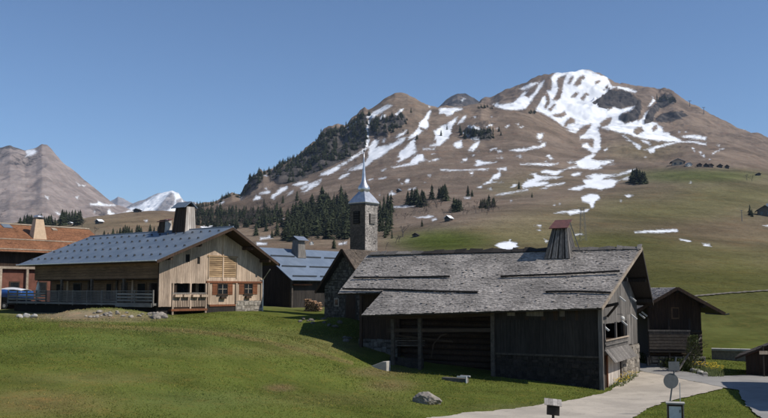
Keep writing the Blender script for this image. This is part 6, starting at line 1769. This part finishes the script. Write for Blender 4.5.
# ------------------------------------------------------------------ grass on the near slope
N = 210000
gu = rng.uniform(-30, 800, N); 
gY = np.exp(rng.uniform(math.log(22), math.log(72), N))
gx = gY * (gu - 384) / F
gzv = near_z(gx, gY)
pu, pv = proj(gx, gY, gzv)
ok = (sdist(pu, pv, [YARD], 0, 6) < .15) & (sdist(pu, pv, [ROAD], 0, 6) < .1)
bare_spot = sdist(pu, pv, [[(78, 312), (100, 311.5), (118, 314), (110, 319), (60, 321), (62, 317)]], 0, 3) > 0
ok &= ~bare_spot
for fr, (xa, xb, ya, yb_) in ((BF, (-18.5, .1, -.1, 11)), (CF, (-23, .1, -.1, 11.5)), (HF, (-2.5, 2.5, -.1, 8)), (KF, (-2.3, 2.1, -.3, 7.5)), (UF, (-2, 2, 0, 3.4)), (NF, (-.1, 8.6, .3, 12.7))):
    dx, dy = gx - fr.o[0], gY - fr.o[1]; lx = dx * fr.x[0] + dy * fr.x[1]; ly_ = dx * fr.y[0] + dy * fr.y[1]
    ok &= ~((lx > xa) & (lx < xb) & (ly_ > ya) & (ly_ < yb_))
gx, gY, gzv, pu, pv = gx[ok], gY[ok], gzv[ok], pu[ok], pv[ok]; n = len(gx)
dens = fbm(gx, gY, 2.5, 3) * .9 + .5 + .25 * fbm(gx, gY, .5, 2)
hgt = (0.022 + 0.055 * rng.random(n) ** 2.5) * np.clip(dens + .5, .3, 1.6) * np.clip(gY / 40, .8, 1.5)
wd = 0.012 * np.clip(gY / 28, .9, 2.6) * rng.uniform(.8, 1.8, n)
an = rng.uniform(0, 2 * math.pi, n); ln = rng.normal(0, 1.0, (n, 2)) * hgt[:, None]
V0 = np.stack([gx - wd * np.cos(an), gY - wd * np.sin(an), gzv - .01], -1); V1 = np.stack([gx + wd * np.cos(an), gY + wd * np.sin(an), gzv - .01], -1); V2 = np.stack([gx + ln[:, 0], gY + ln[:, 1], gzv + hgt], -1)
me = bpy.data.meshes.new('grass')
me.vertices.add(3 * n); me.loops.add(3 * n); me.polygons.add(n)
me.vertices.foreach_set('co', np.stack([V0, V1, V2], 1).astype(np.float32).ravel())
me.loops.foreach_set('vertex_index', np.arange(3 * n, dtype=np.int32))
me.polygons.foreach_set('loop_start', np.arange(0, 3 * n, 3, dtype=np.int32)); me.polygons.foreach_set('loop_total', np.full(n, 3, dtype=np.int32))
me.update(calc_edges=True)
tc_ = tint_near(pu, pv) * np.array([1.0, 1.04, .9]) * 1.45 * (rng.uniform(.9, 1.3, n) * (1 + .5 * fbm(gx, gY, 3.0, 3)))[:, None]
dryb = rng.random(n) < .10 + .25 * np.clip(fbm(gx, gY, 4.0, 3), 0, 1)
tc_[dryb] = tc_[dryb] * np.array([1.6, 1.2, 1.3])
at = me.attributes.new('tint', 'FLOAT_COLOR', 'POINT')
at.data.foreach_set('color', np.repeat(np.c_[tc_, np.ones(n)], 3, 0).astype(np.float32).ravel())
t = NT('grass_blades'); t.t.nodes.remove(t.b)
df = t.n('BsdfDiffuse'); tl_ = t.n('BsdfTranslucent'); mx = t.n('MixShader'); mx.inputs[0].default_value = .42
gc = t.attr('tint', True); t.l(gc, df.inputs[0]); t.l(brightness(t, gc, 1.25), tl_.inputs[0]); t.l(df.outputs[0], mx.inputs[1]); t.l(tl_.outputs[0], mx.inputs[2]); t.l(mx.outputs[0], t.t.nodes['Material Output'].inputs[0])
me.materials.append(t.m)
go = link('grass', me); tag(go, 'short alpine grass over the near slope', 'grass', kind='stuff')

# ------------------------------------------------------------------ air
t = NT('mountain_air'); t.t.nodes.remove(t.b)
pvn = t.n('VolumePrincipled'); pvn.inputs['Color'].default_value = (0.55, 0.72, 1.0, 1); pvn.inputs['Density'].default_value = 4.0e-5; pvn.inputs['Anisotropy'].default_value = 0.0
t.l(pvn.outputs[0], t.t.nodes['Material Output'].inputs['Volume'])
hz = MB().box(-7000, 7000, -400, 12500, float(min(Zg.min(), Zf.min())) - 2.5, 930).build('haze', t.m); hz['kind'] = 'stuff'
